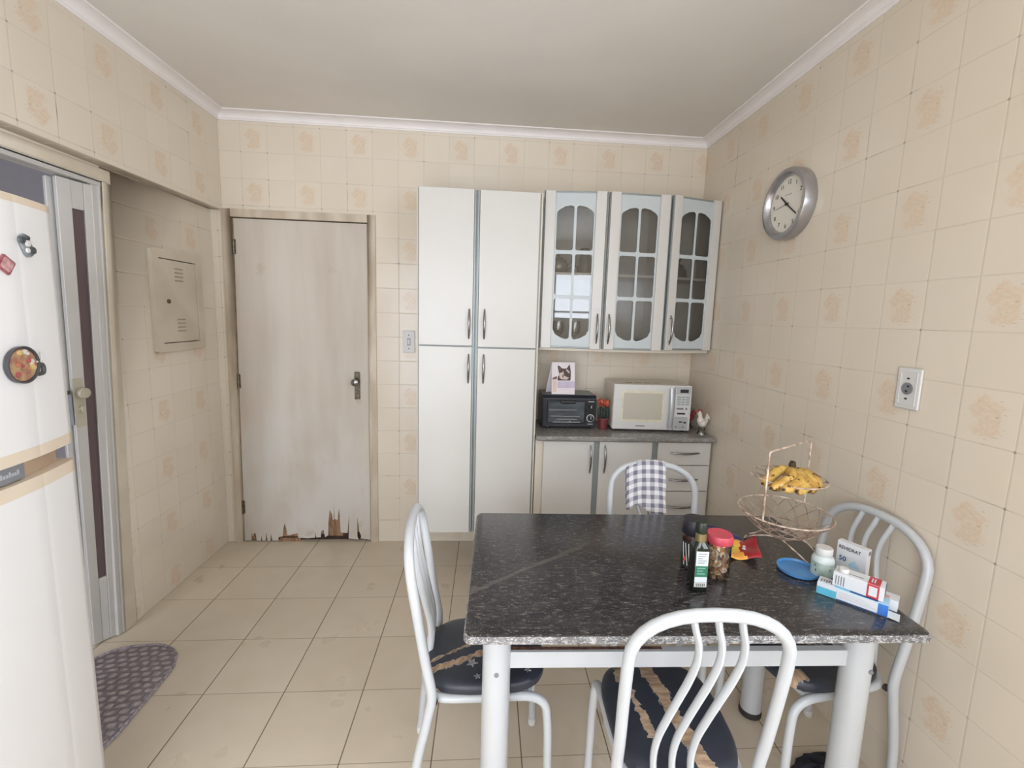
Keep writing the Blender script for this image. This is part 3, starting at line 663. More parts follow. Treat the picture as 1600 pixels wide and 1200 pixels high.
for (x, y, lab) in ((2.235, -0.20, 'small dark cup at the bottom of the second glass door'), (2.345, -0.20, 'small dark cup in the lower right corner behind the second glass door'), (2.55, -0.17, 'small dark cup at the bottom of the third glass door')):
    t = thing('cup', lab, 'cup', (x, y, 1.333))
    mb = MB(); mb.lathe([(0.022, 0), (0.030, 0.01), (0.034, 0.048), (0.031, 0.048), (0.026, 0.012), (0, 0.008)], seg=22); mb.build('body', mat('dark_cup', (70, 58, 54), 0.3), t, smooth=True)
    mb = MB(); mb.tube(smooth([(0.032, 0, 0.040), (0.050, 0, 0.036), (0.048, 0, 0.018), (0.030, 0, 0.014)]), 0.003, 8); mb.build('handle', mat('dark_cup_handle', (64, 54, 50), 0.3), t, smooth=True)

# ------------------------------------------------------------------ toaster oven
to = thing('toaster_oven', 'small black toaster oven on the grey worktop under the wall cabinet', 'toaster oven', (1.950, -0.25, 0.840), 0.02)
w2 = 0.163
mb = MB(); mb.prism([(0.0, 0.014), (0.0, 0.185), (0.018, 0.203), (0.205, 0.203), (0.205, 0.014)], -w2, w2, 'yz'); mb.build('body', M_navy, to, bevel=0.004)
mb = MB(); mb.prism(rrect(0.318, 0.168, 0.012, 5, 0.0, 0.098), -0.006, 0.0); mb.build('front_panel', M_black, to, bevel=0.002)
M_ovglass = mat('oven_door_glass', (92, 98, 100), 0.12, c2=(66, 70, 74), ns=9, stretch=(1, 1, 5))
mb = MB(); mb.box((-0.136, -0.014, 0.036), (0.094, -0.006, 0.172)); dr = mb.build('door', M_black, to, bevel=0.003)
mb = MB(); mb.box((-0.128, -0.0158, 0.046), (0.086, -0.0138, 0.166)); mb.build('glass', M_ovglass, dr)
mb = MB()
for z, x0, x1 in ((0.118, -0.128, 0.040), (0.080, -0.115, 0.060), (0.062, -0.080, 0.045)): mb.tube([(x0, -0.0165, z), (x1, -0.0165, z)], 0.0022, 6)
mb.build('rack', M_silver, dr)
mb = MB(); mb.box((-0.060, -0.032, 0.158), (0.030, -0.012, 0.176)); mb.build('handle', M_black, dr, bevel=0.005)
mb = MB(); mb.mesh(filled(rrect(0.006, 0.004, 0.001), [], 0.001), plane_m((0, -0.016, 0.05), (1, 0, 0), (0, -1, 0)))
for k in range(22): mb.box((-0.100+k*0.0075, -0.0162, 0.0425), (-0.0955+k*0.0075, -0.0156, 0.0460+(k*7 % 3)*0.0006))
mb.build('door_print', M_white, dr)
for (z, r, ring) in ((0.134, 0.015, False), (0.068, 0.018, True)):
    mb = MB(); mb.lathe([(r, 0.0), (r*0.95, 0.016), (0, 0.017)], (0.127, -0.006, z), 24, R90); kb = mb.build('dial_knob', M_black, to, smooth=True)
    mb = MB(); mb.box((0.1255, -0.0245, z-r*0.2), (0.1285, -0.022, z+r*0.85)); mb.build('pointer', M_white, kb)
    if ring:
        mb = MB(); mb.lathe([(0.0235, 0.0), (0.0235, 0.002), (0.0195, 0.002), (0.0195, 0)], (0.127, -0.006, z), 28, R90); mb.build('dial_ring', M_white, kb)
mb = MB(); mb.box((0.110, -0.0068, 0.166), (0.146, -0.0058, 0.170)); mb.build('upper_print', M_white, to)
mb = MB(); mb.box((0.112, -0.0068, 0.030), (0.144, -0.0058, 0.033)); mb.build('lower_print', M_white, to)
for (x, y) in ((-0.13, 0.02), (0.14, 0.02), (-0.13, 0.18), (0.14, 0.18)):
    mb = MB(); mb.lathe([(0.008, 0.001), (0.010, 0.016)], (x, y, 0), 12); mb.build('foot', M_rubber, to)

# desk calendar with a cat picture on the toaster oven
ca = thing('desk_calendar', 'tent desk calendar with a cat picture standing on the black toaster oven', 'calendar', (1.912, -0.215, 1.0445))
M_paper = mat('calendar_card', (228, 220, 222), 0.6, var=0.01)
W_, H_ = 0.140, 0.190
mb = MB(); lean = 0.030
mb.hexa([(-W_/2, -0.004, 0), (W_/2, -0.004, 0), (W_/2, -0.0015, 0), (-W_/2, -0.0015, 0), (-W_/2, lean-0.001, H_), (W_/2, lean-0.001, H_), (W_/2, lean+0.0015, H_), (-W_/2, lean+0.0015, H_)]); fc = mb.build('front_sheet', M_paper, ca)
mb = MB(); mb.hexa([(-W_/2-0.026, 0.074, 0), (W_/2-0.026, 0.074, 0), (W_/2-0.026, 0.0765, 0), (-W_/2-0.026, 0.0765, 0), (-W_/2, lean+0.0016, H_), (W_/2, lean+0.0016, H_), (W_/2, lean+0.0035, H_), (-W_/2, lean+0.0035, H_)]); mb.build('back_sheet', M_paper, ca)
nv = Vector((0, -H_, lean+0.003)).normalized(); Mc = plane_m((0, -0.0042, 0), (1, 0, 0), nv)
M_cat1 = mat('cat_dark_print', (88, 70, 68), 0.7); M_cat2 = mat('cat_cream_print', (208, 190, 180), 0.7); M_cat3 = mat('cat_brown_print', (120, 94, 84), 0.7)
cx = lambda a: (a-545)/580*W_; cz = lambda b: (1035-b)/900*H_
def pic(name, pts, mm, d): q = MB(); q.prism([(cx(a), cz(b)) for a, b in pts], 0.0002, d, 'xy', Mc); return q.build(name, mm, fc)
pic('cat_print', [(400, 210), (440, 225), (515, 300), (625, 300), (700, 170), (722, 300), (735, 400), (730, 610), (715, 640), (400, 645), (410, 520), (440, 500), (430, 400), (405, 300)], M_cat1, 0.0006)
pic('cat_cheek_print', [(445, 430), (520, 410), (545, 360), (560, 500), (600, 520), (690, 560), (640, 620), (500, 610), (445, 560)], M_cat2, 0.0009)
pic('cat_brow_print', [(600, 330), (650, 325), (705, 400), (700, 440), (650, 400)], M_cat2, 0.0009)
pic('cat_ear_print', [(425, 260), (450, 280), (490, 330), (450, 360)], M_cat3, 0.0009)
pic('cat_nose_print', [(520, 480), (555, 470), (550, 560), (520, 560)], M_cat3, 0.0011)
pic('cat_back_print', [(262, 620), (290, 560), (385, 520), (385, 610)], M_cat3, 0.0006)
pic('month_block_print', [(405, 670), (830, 660), (835, 850), (405, 860)], mat('lilac_print', (198, 188, 208), 0.7), 0.0006)
pic('month_strip_print', [(275, 640), (385, 640), (385, 975), (280, 980)], mat('peach_print', (222, 198, 188), 0.7), 0.0006)
q = MB()
for r3 in range(3):
    for c3 in range(7): q.box((cx(430+c3*58), cz(905+r3*36), 0.0002), (cx(452+c3*58), cz(897+r3*36), 0.0006), Mc)
q.build('date_rows_print', mat('faint_print', (190, 182, 192), 0.7), fc)

# red pot with two orange tops
po = thing('potted_cactus', 'small dark red pot with two orange-topped plants between toaster oven and microwave', 'plant', (2.158, -0.245, 0.840))
mb = MB(); mb.lathe([(0.026, 0), (0.031, 0.060), (0.034, 0.062), (0.034, 0.072), (0.030, 0.072), (0.029, 0.062), (0, 0.060)], seg=24); mb.build('pot', mat('dark_red_pot', (112, 52, 56), 0.45), po, smooth=True)
for (x, y, s) in ((-0.018, 0.0, 1), (0.018, 0.004, 0.97)):
    mb = MB()
    rad = []
    for k in range(16):
        pass
    seg = 16; vs = []; fs = []
    prof = [(0.010, 0.058), (0.015, 0.075), (0.015, 0.125), (0.008, 0.135), (0.006, 0.146)]
    for (r, z) in prof:
        for k in range(seg):
            a = 2*PI*k/seg; rr = r*(1+0.16*(1 if k % 2 else -1)); vs.append((x+rr*math.cos(a), y+rr*math.sin(a), z*s))
    for i in range(len(prof)-1):
        for k in range(seg): fs.append((i*seg+k, i*seg+(k+1) % seg, (i+1)*seg+(k+1) % seg, (i+1)*seg+k))
    mb.add(vs, fs); mb.build('stem', mat('dark_green_stem', (44, 52, 48), 0.6), po, smooth=True)
    mb = MB(); vs = []; fs = []
    prof = [(0.005, 0.140), (0.015, 0.150), (0.018, 0.166), (0.014, 0.182), (0.003, 0.190)]
    for (r, z) in prof:
        for k in range(seg):
            a = 2*PI*k/seg; rr = r*(1+0.13*(1 if k % 2 else -1)); vs.append((x+rr*math.cos(a), y+rr*math.sin(a), z*s))
    for i in range(len(prof)-1):
        for k in range(seg): fs.append((i*seg+k, i*seg+(k+1) % seg, (i+1)*seg+(k+1) % seg, (i+1)*seg+k))
    fs.append(tuple((len(prof)-1)*seg+k for k in range(seg))); mb.add(vs, fs)
    mb.build('orange_top', mat('orange_red_top', (196, 92, 58), 0.35, c2=(120, 44, 36), ns=60), po, smooth=True)

# ------------------------------------------------------------------ microwave
mw = thing('microwave_oven', 'white microwave oven with silver handle on the grey worktop', 'microwave', (2.436, -0.300, 0.840), -0.045)
ww, mh = 0.233, 0.284
M_mwsilver = mat('microwave_silver', (188, 190, 194), 0.3, 0.3, var=0.03)
mb = MB(); mb.box((-ww, 0.012, 0.012), (ww, 0.272, mh)); mb.build('case', mat('microwave_case', (222, 214, 200), 0.4, var=0.01), mw, bevel=0.006)
mb = MB()
for k in range(4): mb.box((-0.145+k*0.055, 0.08, mh-0.002), (-0.105+k*0.055, 0.088, mh+0.001))
mb.build('top_vents', M_ink, mw)
mb = MB(); mb.box((-ww, 0.0, 0.012), (0.132, 0.013, mh)); fd = mb.build('door', M_white, mw, bevel=0.006)
mb = MB(); mb.mesh(filled([(a, b) for a, b in rrect(0.256, 0.186, 0.010)], [rrect(0.232, 0.160, 0.006)], 0.004), plane_m((-0.058, -0.001, 0.154), (1, 0, 0), (0, -1, 0))); mb.build('window_rim', mat('cream_window_rim', (222, 214, 192), 0.4), fd)
mb = MB(); mb.box((-0.174, -0.0015, 0.073), (0.058, 0.0, 0.235)); mb.build('window', mat('microwave_window', (190, 186, 172), 0.16, var=0.01), fd)
hp_ = [(0.108, -0.012-0.014*math.sin(PI*k/12), 0.030+k*(mh-0.046)/12) for k in range(13)]
mb = MB(); mb.tube(hp_, 0.017, 12, flat=(0.85, 0.55)); mb.build('handle', M_mwsilver, fd, smooth=True)
mb = MB()
for k in range(9): mb.box((-0.092+k*0.0062, -0.0008, 0.033), (-0.0875+k*0.0062, 0.0005, 0.0385))
mb.build('brand_mark', M_ink, fd)
mb = MB(); mb.box((0.134, 0.001, 0.012), (ww, 0.013, mh)); cp = mb.build('control_panel', M_white, mw, bevel=0.004)
mb = MB(); mb.box((0.141, -0.0005, 0.232), (0.226, 0.002, 0.276)); mb.build('display_field', M_mwsilver, cp)
mb = MB(); mb.box((0.138, -0.0005, 0.020), (0.218, 0.002, 0.096)); mb.build('button_field', M_mwsilver, cp)
mb = MB(); mb.box((0.162, -0.0012, 0.241), (0.212, 0.001, 0.262)); mb.build('display', M_ink, cp)
M_key = mat('keypad_grey', (170, 178, 176), 0.4)
for r3 in range(4):
    for c3 in range(3):
        mb = MB(); x0 = 0.147+c3*0.026; z0 = 0.166+r3*0.0145; mb.box((x0, -0.0008, z0), (x0+0.022, 0.002, z0+0.011)); mb.build('key', M_key, cp)
for (x0, x1, z0, z1) in ((0.147, 0.188, 0.140, 0.150), (0.200, 0.210, 0.139, 0.151), (0.152, 0.200, 0.111, 0.121), (0.166, 0.186, 0.061, 0.069), (0.194, 0.210, 0.057, 0.067), (0.145, 0.154, 0.030, 0.039), (0.188, 0.197, 0.030, 0.039)):
    mb = MB(); mb.box((x0, -0.0014, z0), (x1, 0.002, z1)); mb.build('button', M_ink if x1-x0 > 0.015 and z0 < 0.13 else M_greylabel, cp)
for (x, y) in ((-0.2, 0.03), (0.2, 0.03), (-0.2, 0.25), (0.2, 0.25)):
    mb = MB(); mb.lathe([(0.010, 0.0005), (0.012, 0.014)], (x, y, 0), 12); mb.build('foot', M_rubber, mw)

# ------------------------------------------------------------------ rooster figurines
def rooster(name, label, loc, rz, body, sc_=1.0):
    t = thing(name, label, 'figurine', loc, rz)
    s = sc_
    mb = MB(); mb.lathe([(0.026*s, 0), (0.024*s, 0.010*s), (0.016*s, 0.022*s), (0.022*s, 0.034*s)], seg=20); mb.build('base', M_drink if body != 'red' else M_drink, t, smooth=True)
    bmx = mat('rooster_'+body, (226, 220, 208) if body == 'white' else (150, 46, 52), 0.35, var=0.05)
    mb = MB()
    pts = smooth([(0.030*s, 0, 0.085*s), (0.012*s, 0, 0.070*s), (-0.006*s, 0, 0.072*s), (-0.016*s, 0, 0.092*s), (-0.020*s, 0, 0.112*s), (-0.022*s, 0, 0.128*s)], 5)
    n = len(pts); rad = []
    for i in range(n):
        u = i/(n-1); rad.append(s*(0.006+0.018*math.exp(-((u-0.33)/0.22)**2)+0.005*(u > 0.5)+0.003))
    mb.tube(pts, rad, 14); mb.ball((-0.022*s, 0, 0.130*s), (0.011*s, 0.010*s, 0.012*s)); mb.build('body', bmx, t, smooth=True)
    redm = mat('comb_red', (182, 40, 52), 0.4)
    mb = MB(); mb.prism([(-0.032*s, 0.134*s), (-0.030*s, 0.148*s), (-0.025*s, 0.142*s), (-0.021*s, 0.150*s), (-0.016*s, 0.142*s), (-0.011*s, 0.146*s), (-0.008*s, 0.128*s), (-0.010*s, 0.118*s), (-0.024*s, 0.136*s)], -0.003*s, 0.003*s); mb.build('comb', redm, t)
    mb = MB(); mb.ball((-0.030*s, 0, 0.108*s), (0.005*s, 0.006*s, 0.016*s)); mb.build('wattle', redm, t, smooth=True)
    mb = MB(); mb.tube([(-0.030*s, 0, 0.130*s), (-0.044*s, 0, 0.127*s)], [0.005*s, 0.0008], 8); mb.build('beak', mat('beak_yellow', (208, 190, 150), 0.4), t, smooth=True)
    for k in range(4):
        mb = MB(); mb.tube(smooth([(0.022*s, (k-1.5)*0.004*s, 0.085*s), (0.036*s, (k-1.5)*0.006*s, 0.105*s+0.004*k*s), (0.042*s, (k-1.5)*0.007*s, 0.088*s)], 4), [0.005*s]*5+[0.003*s]*4, 8); mb.build('tail_feather', bmx, t, smooth=True)
    for sy in (-1, 1):
        mb = MB(); mb.tube([(0, sy*0.007*s, 0.062*s), (0, sy*0.008*s, 0.032*s)], 0.0025*s, 8); mb.build('leg', mat('leg_grey', (120, 112, 104), 0.5), t)
    return t
rooster('rooster_figurine', 'white rooster figurine with red comb on a glass stand at the worktop corner', (2.733, -0.335, 0.8405), 0.15, 'white')
rooster('rooster_figurine', 'red rooster figurine half hidden beside the microwave', (2.722, -0.180, 0.8405), 0.1, 'red', 0.98)

# ------------------------------------------------------------------ dining table
TZ = 0.75; TR = -0.0235
dt = thing('dining_table', 'dining table with dark granite top and white tubular steel legs', 'table', (1.996, -1.588, 0), TR)
TW, TD = 1.160, 0.690
def slab_top():
    o = rrect(TW, TD, 0.022, 5); mb = MB(); n = len(o)
    lay = [(1.0, TZ-0.024, 0.008), (1.0, TZ-0.019, 0.0), (1.0, TZ-0.009, 0.0), (1.0, TZ-0.002, 0.004), (1.0, TZ, 0.010)]
    vs = []
    for _, z, ins in lay:
        for (a, b) in o: vs.append((a-math.copysign(ins, a), b-math.copysign(ins, b), z))
    mb.add(vs, []); mb.mat(0); mb.f.append(tuple((len(lay)-1)*n+k for k in range(n))); mb.mi.append(0)
    mb.f.append(tuple(range(n))[::-1]); mb.mi.append(1)
    for i in range(len(lay)-1):
        for k in range(n): mb.f.append((i*n+k, i*n+(k+1) % n, (i+1)*n+(k+1) % n, (i+1)*n+k)); mb.mi.append(1 if i < 3 else 0)
    return mb.build('tabletop', [M_gran, M_granedge], dt, smooth=True)
top = slab_top(); top['label'] = 'dark speckled granite slab'
LX, LY = 0.498, 0.218
legs = {}
for sx in (-1, 1):
    for sy in (-1, 1):
        mb = MB(); x, y = sx*LX, sy*LY
        mb.lathe([(0.036, 0.014), (0.0375, 0.02), (0.0375, TZ-0.0245)], (x, y, 0), 32); L = mb.build('leg', M_enamel, dt, smooth=True)
        mb = MB(); mb.lathe([(0.040, 0.001), (0.041, 0.012), (0.038, 0.024)], (x, y, 0), 24); mb.build('rubber_foot', M_rubber, L, smooth=True)
        for z in ((0.575,) if sx < 0 else (0.668, 0.575)):
            mb = MB(); mb.lathe([(0.0062, 0), (0.0062, 0.004), (0.003, 0.005), (0, 0.005)], (x+(0.0 if sx < 0 else 0.012), y+sy*0.0355, z), 12, Matrix.Rotation(-sy*PI/2, 4, 'X') if sy > 0 else R90); mb.build('screw', M_greylabel, L, smooth=True)
for sy in (-1, 1):
    mb = MB(); mb.box((-LX+0.036, sy*LY-0.010, 0.572), (LX-0.036, sy*LY+0.010, 0.618)); mb.mat(1); mb.box((-LX+0.036, sy*LY-0.002, 0.6182), (LX-0.55, sy*LY+0.0095, 0.6187))
    mb.build('apron_rail', [M_enamel, M_chip], dt, bevel=0.002)
for sx in (-1, 1):
    mb = MB(); mb.box((sx*LX-0.013, -LY+0.036, 0.572), (sx*LX+0.013, LY-0.036, 0.620)); mb.build('side_rail', M_enamel, dt, bevel=0.002)

# ------------------------------------------------------------------ chairs
def vinyl(name, tears, seed):
    # navy vinyl with torn strips that bare the beige padding: tears = (x0, y0, y1, half width, slope)
    m, nt, b = newmat(name); g = NT(nt); vec, x, y, z = g.xyz()
    off = g.scale(vec, (1, 1, 1)); mp = off.node; mp.inputs['Location'].default_value = (seed*1.7, seed*0.9, 0)
    n1 = g.noise(off, 22, 4, 0.6); n2 = g.noise(off, 60, 3, 0.6)
    tot = None; rim = None
    for (x0, y0, y1, hw, sl) in tears:
        ex = g.m('ABSOLUTE', g.m('SUBTRACT', x, g.m('ADD', x0, g.m('MULTIPLY', y, sl))))
        ex = g.m('ADD', ex, g.m('MULTIPLY', g.m('SUBTRACT', n1, 0.5), 0.050)); ex = g.m('ADD', ex, g.m('MULTIPLY', g.m('SUBTRACT', n2, 0.5), 0.022))
        yy = g.m('MULTIPLY', g.step(y, y0-0.008, y0+0.012), g.m('SUBTRACT', 1.0, g.step(y, y1-0.012, y1+0.008)))
        a = g.m('MULTIPLY', g.m('SUBTRACT', 1.0, g.step(ex, hw-0.001, hw+0.001)), g.m('GREATER_THAN', yy, 0.5))
        c = g.m('MULTIPLY', g.m('SUBTRACT', 1.0, g.step(ex, hw+0.001, hw+0.003)), g.m('GREATER_THAN', yy, 0.4))
        tot = a if tot is None else g.m('MAXIMUM', tot, a); rim = c if rim is None else g.m('MAXIMUM', rim, c)
    col = g.mix(n1, S((40, 44, 54)), S((52, 56, 66)))
    col = g.mix(g.m('MULTIPLY', rim, 0.85), col, S((186, 176, 166)))
    pad = g.mix(g.step(g.noise(g.scale(vec, (20, 90, 10)), 1, 3), 0.35, 0.7), S((186, 158, 130)), S((142, 116, 92)))
    col = g.mix(tot, col, pad); g.put(b.inputs['Base Color'], col)
    g.put(b.inputs['Roughness'], g.m('ADD', 0.42, g.m('MULTIPLY', tot, 0.45)))
    g.bump(g.m('SUBTRACT', g.m('MULTIPLY', n1, 0.3), tot), 0.6, 0.004, b)
    return m
M_star = mat('silver_star_print', (168, 168, 170), 0.45, c2=(120, 120, 124), ns=120)
CH = dict(zt=0.903, yt=-0.262, yk=-0.188, wk=0.170, wm=0.176, yb=-0.250, yf=0.143, wf=0.156, zm=0.765)
def make_chair():
    t = thing('kitchen_chair', 'x', 'chair')
    c = CH; r = 0.0138
    def ylean(z): return c['yk']+(c['yt']-c['yk'])*(z-0.43)/(c['zt']-0.43)
    def side(s):
        return [(s*0.160, c['yb'], 0.012), (s*0.164, -0.232, 0.20), (s*0.168, -0.200, 0.36), (s*c['wk'], c['yk'], 0.44), (s*0.172, ylean(0.54), 0.54), (s*0.175, ylean(0.66), 0.66), (s*c['wm'], ylean(c['zm']), c['zm'])]
    arch = []
    zr = c['zt']-r-c['zm']
    for k in range(1, 16):
        a = PI*k/16; ca, sa = math.cos(a), math.sin(a)
        x = -c['wm']*math.copysign(abs(ca)**0.85, ca); z = c['zm']+zr*(abs(sa)**0.85); arch.append((x, ylean(z), z))
    path = smooth(side(-1), 6)[:-1]+arch+[Vector(p) for p in reversed(smooth(side(1), 6)[:-1])]
    mb = MB(); mb.tube(path, r, 14); fr = mb.build('back_frame', M_enamel, t, smooth=True)
    # horseshoe tube: front legs, sides and rear of the seat
    zs = 0.402; y0 = -0.215
    P = [(-c['wf']-0.004, c['yf']+0.012, 0.012), (-c['wf'], c['yf']+0.006, 0.30), (-0.152, c['yf']-0.006, zs), (-0.148, -0.05, zs), (-0.140, y0, zs), (0.140, y0, zs), (0.148, -0.05, zs), (0.152, c['yf']-0.006, zs), (c['wf'], c['yf']+0.006, 0.30), (c['wf']+0.004, c['yf']+0.012, 0.012)]
    mb = MB(); mb.tube(fillet(P, [0, 0.05, 0.075, 0.05, 0.10, 0.10, 0.05, 0.075, 0.05, 0], 8), 0.0128, 14); mb.build('seat_frame', M_enamel, t, smooth=True)
    mb = MB(); mb.tube([(-0.140, c['yf']-0.05, zs), (0.140, c['yf']-0.05, zs)], 0.009, 10); mb.build('cross_tube', M_enamel, t, smooth=True)
    for k in (-1, 0, 1):
        x0 = k*0.052; pts = []
        for (dx, z) in ((0.0, 0.890-0.004*abs(k)), (0.010, 0.85), (0.022, 0.81), (0.024, 0.765), (0.012, 0.71), (-0.006, 0.655), (-0.024, 0.60), (-0.040, 0.54), (-0.046, 0.48), (-0.042, 0.408)):
            f = (z-0.408)/(0.482); yy = ylean(z) if z > 0.5 else ylean(0.5)+(y0-ylean(0.5))*(0.5-z)/0.092
            pts.append((x0*(0.82+0.18*f)+dx, yy, z))
        mb = MB(); mb.tube(smooth(pts, 4), 0.0095, 10, flat=(0.8, 1.1)); mb.build('back_slat', M_enamel, t, smooth=True)
    for s in (-1, 1):
        mb = MB(); mb.tube([(s*0.148, -0.196, 0.404), (s*0.171, -0.195, 0.404)], 0.006, 8); mb.tube([(s*0.150, -0.182, 0.404), (s*0.160, -0.182, 0.404)], 0.010, 8); mb.build('bolt', M_rubber, t)
    for (x, y) in ((-0.160, c['yb']), (0.160, c['yb']), (-0.160, c['yf']+0.012), (0.160, c['yf']+0.012)):
        mb = MB(); mb.lathe([(0.0150, 0.0005), (0.0155, 0.004), (0.0155, 0.022), (0.014, 0.024)], (x, y, 0), 16); mb.build('foot_cap', M_white, t, smooth=True)
    return t
def add_cushion(t, vm, stars):
    mb = MB(); n = 48; W, D = 0.158, 0.183; cy = -0.032; lay = [(0.90, 0.415), (0.985, 0.417), (1.0, 0.426), (0.995, 0.438), (0.95, 0.446), (0.85, 0.450), (0.6, 0.453), (0.3, 0.454)]
    vs = []
    for s, z in lay:
        for k in range(n):
            a = 2*PI*k/n; ca, sa = math.cos(a), math.sin(a)
            x = W*s*math.copysign(abs(ca)**0.62, ca); y = cy+D*s*math.copysign(abs(sa)**0.62, sa)
            x *= 1+0.03*(y-cy)/D
            vs.append((x, y, z+0.0012*math.sin(7*x*20)*math.cos(y*60)))
    mb.add(vs, [])
    for i in range(len(lay)-1):
        for k in range(n): mb.f.append((i*n+k, i*n+(k+1) % n, (i+1)*n+(k+1) % n, (i+1)*n+k)); mb.mi.append(0)
    mb.f.append(tuple((len(lay)-1)*n+k for k in range(n))); mb.mi.append(0); mb.f.append(tuple(range(n))[::-1]); mb.mi.append(0)
    cu = mb.build('seat_cushion', vm, t, smooth=True); cu['label'] = 'dark navy vinyl cushion, torn'
    rnd = random.Random(3)
    for (x, y, s) in stars:
        a0 = rnd.random()*6; pts = []
        for k in range(10):
            rr = s if k % 2 == 0 else s*0.45; a = a0+PI*k/5; pts.append((x+rr*math.cos(a), y+rr*math.sin(a)))
        z = 0.4545 if max(abs(x)/W, abs(y-cy)/D) < 0.62 else 0.4515
        q = MB(); q.prism(pts, z-0.004, z+0.0006, 'xy'); q.build('star_print', M_star, cu)
    # under-seat board
    q = MB(); q.prism(rrect(0.27, 0.30, 0.05, 5, 0, -0.035), 0.408, 0.4152, 'xy'); q.build('seat_board', M_rot, t)
    return cu
def copy_tree(o, parent=None):
    c = o.copy(); COL.objects.link(c)
    if parent: c.parent = parent
    for ch in [q for q in bpy.data.objects if q.parent == o and q != c]: copy_tree(ch, c)
    return c
proto = make_chair()
poses = [((1.497, -1.562), math.radians(-87.6), 'white tubular chair at the left end of the table, star prints on its seat', [(0.020, -0.215, -0.02, 0.010, -0.35), (-0.045, -0.20, 0.0, 0.003, -0.5), (0.06, 0.03, 0.15, 0.006, 0.1)], [(0.075, -0.075, 0.018), (0.125, -0.06, 0.011), (0.13, 0.01, 0.010), (0.11, 0.09, 0.011)]),
         ((1.955, -1.790), math.radians(-2.5), 'white tubular chair nearest the camera, long torn strips down its seat', [(0.010, -0.21, 0.16, 0.018, -0.18), (-0.075, -0.12, 0.12, 0.009, -0.12), (-0.105, 0.06, 0.15, 0.012, 0.1), (0.06, -0.13, -0.085, 0.012, 0.4)], []),
         ((2.492, -1.590), math.radians(97.0), 'white tubular chair between the right end of the table and the tiled wall', [(-0.112, 0.075, 0.15, 0.020, 0.0), (0.02, -0.1, 0.12, 0.003, 0.6), (-0.06, 0.02, 0.13, 0.004, 0.3)], []),
         ((2.118, -1.300), math.radians(167), 'white tubular chair on the far side of the table, under the checked cloth', [(0.0, -0.1, 0.1, 0.008, 0.1)], [(0.05, 0.02, 0.01)])]
chairs = []
for i, ((x, y), a, lab, tears, stars) in enumerate(poses):
    c = proto if i == 0 else copy_tree(proto)
    c.location = (x, y, 0); c.rotation_euler.z = a; tag(c, lab, 'chair', 'white tubular kitchen chairs around the table'); chairs.append((c, tears, stars))
for i, (c, tears, stars) in enumerate(chairs): add_cushion(c, vinyl('torn_navy_vinyl_%s' % 'abcd'[i], tears, i+1), stars)

# checked cloth over the far chair's back
def checks(name, T, dark, light):
    m, nt, b = newmat(name); g = NT(nt); uv = g.n('ShaderNodeUVMap'); sp = g.n('ShaderNodeSeparateXYZ'); nt.links.new(uv.outputs[0], sp.inputs[0])
    a = g.m('LESS_THAN', g.m('FRACT', g.m('MULTIPLY', sp.outputs[0], 1/T)), 0.5); c = g.m('LESS_THAN', g.m('FRACT', g.m('MULTIPLY', sp.outputs[1], 1/T)), 0.5)
    f = g.m('MULTIPLY', g.m('ADD', a, c), 0.5)
    col = g.mix(f, S(light), S(dark)); n = g.noise(uv.outputs[0], 90, 3)
    col = g.mix(g.m('MULTIPLY', n, 0.25), col, S((150, 146, 150))); g.put(b.inputs['Base Color'], col); b.inputs['Roughness'].default_value = 0.9
    g.bump(g.noise(uv.outputs[0], 500, 2), 0.3, 0.001, b); return m
def cloth():
    M0 = Matrix.Translation((2.118, -1.300, 0)) @ Matrix.Rotation(math.radians(167), 4, 'Z')
    c = CH; NX, NL = 22, 30
    def yl(z): return c['yk']+(c['yt']-c['yk'])*(z-0.43)/(c['zt']-0.43)
    vs = []; uvs = []
    for i in range(NX+1):
        x = 0.118-0.165*i/NX                       # local x, image left is +x
        # top of hoop at this x
        ax = min(0.999, abs(x)/c['wm']); zt = c['zm']+(c['zt']-c['zm'])*(1-ax**(1/0.85*1.0))**0.60 if ax < 1 else c['zm']
        zt = c['zm']+(c['zt']-c['zm'])*math.sqrt(max(0.02, 1-ax**2.35)); rr = 0.0185
        lf = 0.165+0.004*math.sin(i*0.9)+(0.030 if i > 11 else 0.030*max(0, (i-8)/3))+(0.01*(i > 15)); lb = 0.16
        tot = lf+lb+PI*rr
        for k in range(NL+1):
            s = tot*k/NL
            if s < lf:                              # front side (towards the table, +y local)
                z = zt-rr*0.9-(lf-s); y = yl(z)+rr+0.004*math.sin(i*0.55+z*9)*((lf-s)/lf)+0.004*(lf-s)/lf
                z = z
            elif s < lf+PI*rr:
                a = (s-lf)/rr; z = zt-rr*0.9+rr*math.sin(a); y = yl(zt)+rr*math.cos(a)
            else:
                q = s-lf-PI*rr; z = zt-rr*0.9-q; y = yl(z)-rr-0.003-0.003*math.sin(i*0.8+q*20)
            xx = x+(0.0015*math.sin(z*40+i) if s < lf*0.7 else 0)-0.05*(0.9-z)
            p = M0 @ Vector((xx, y, z)); vs.append(p); uvs.append((x, s-lf))
    fs = []
    for i in range(NX):
        for k in range(NL):
            a = i*(NL+1)+k; fs.append((a, a+1, a+NL+2, a+NL+1))
    me = bpy.data.meshes.new('checked_cloth'); me.from_pydata([tuple(v) for v in vs], [], fs)
    uvl = me.uv_layers.new(name='UVMap')
    for p in me.polygons:
        p.use_smooth = True
        for li in p.loop_indices: uvl.data[li].uv = uvs[me.loops[li].vertex_index]
    me.materials.append(checks('grey_gingham', 0.035, (112, 112, 130), (232, 230, 232)))
    o = bpy.data.objects.new('checked_cloth', me); COL.objects.link(o)
    md = o.modifiers.new('solid', 'SOLIDIFY'); md.thickness = 0.002; md.offset = 1
    return tag(o, 'grey and white checked cloth draped over the back of the far chair', 'cloth')
cloth()

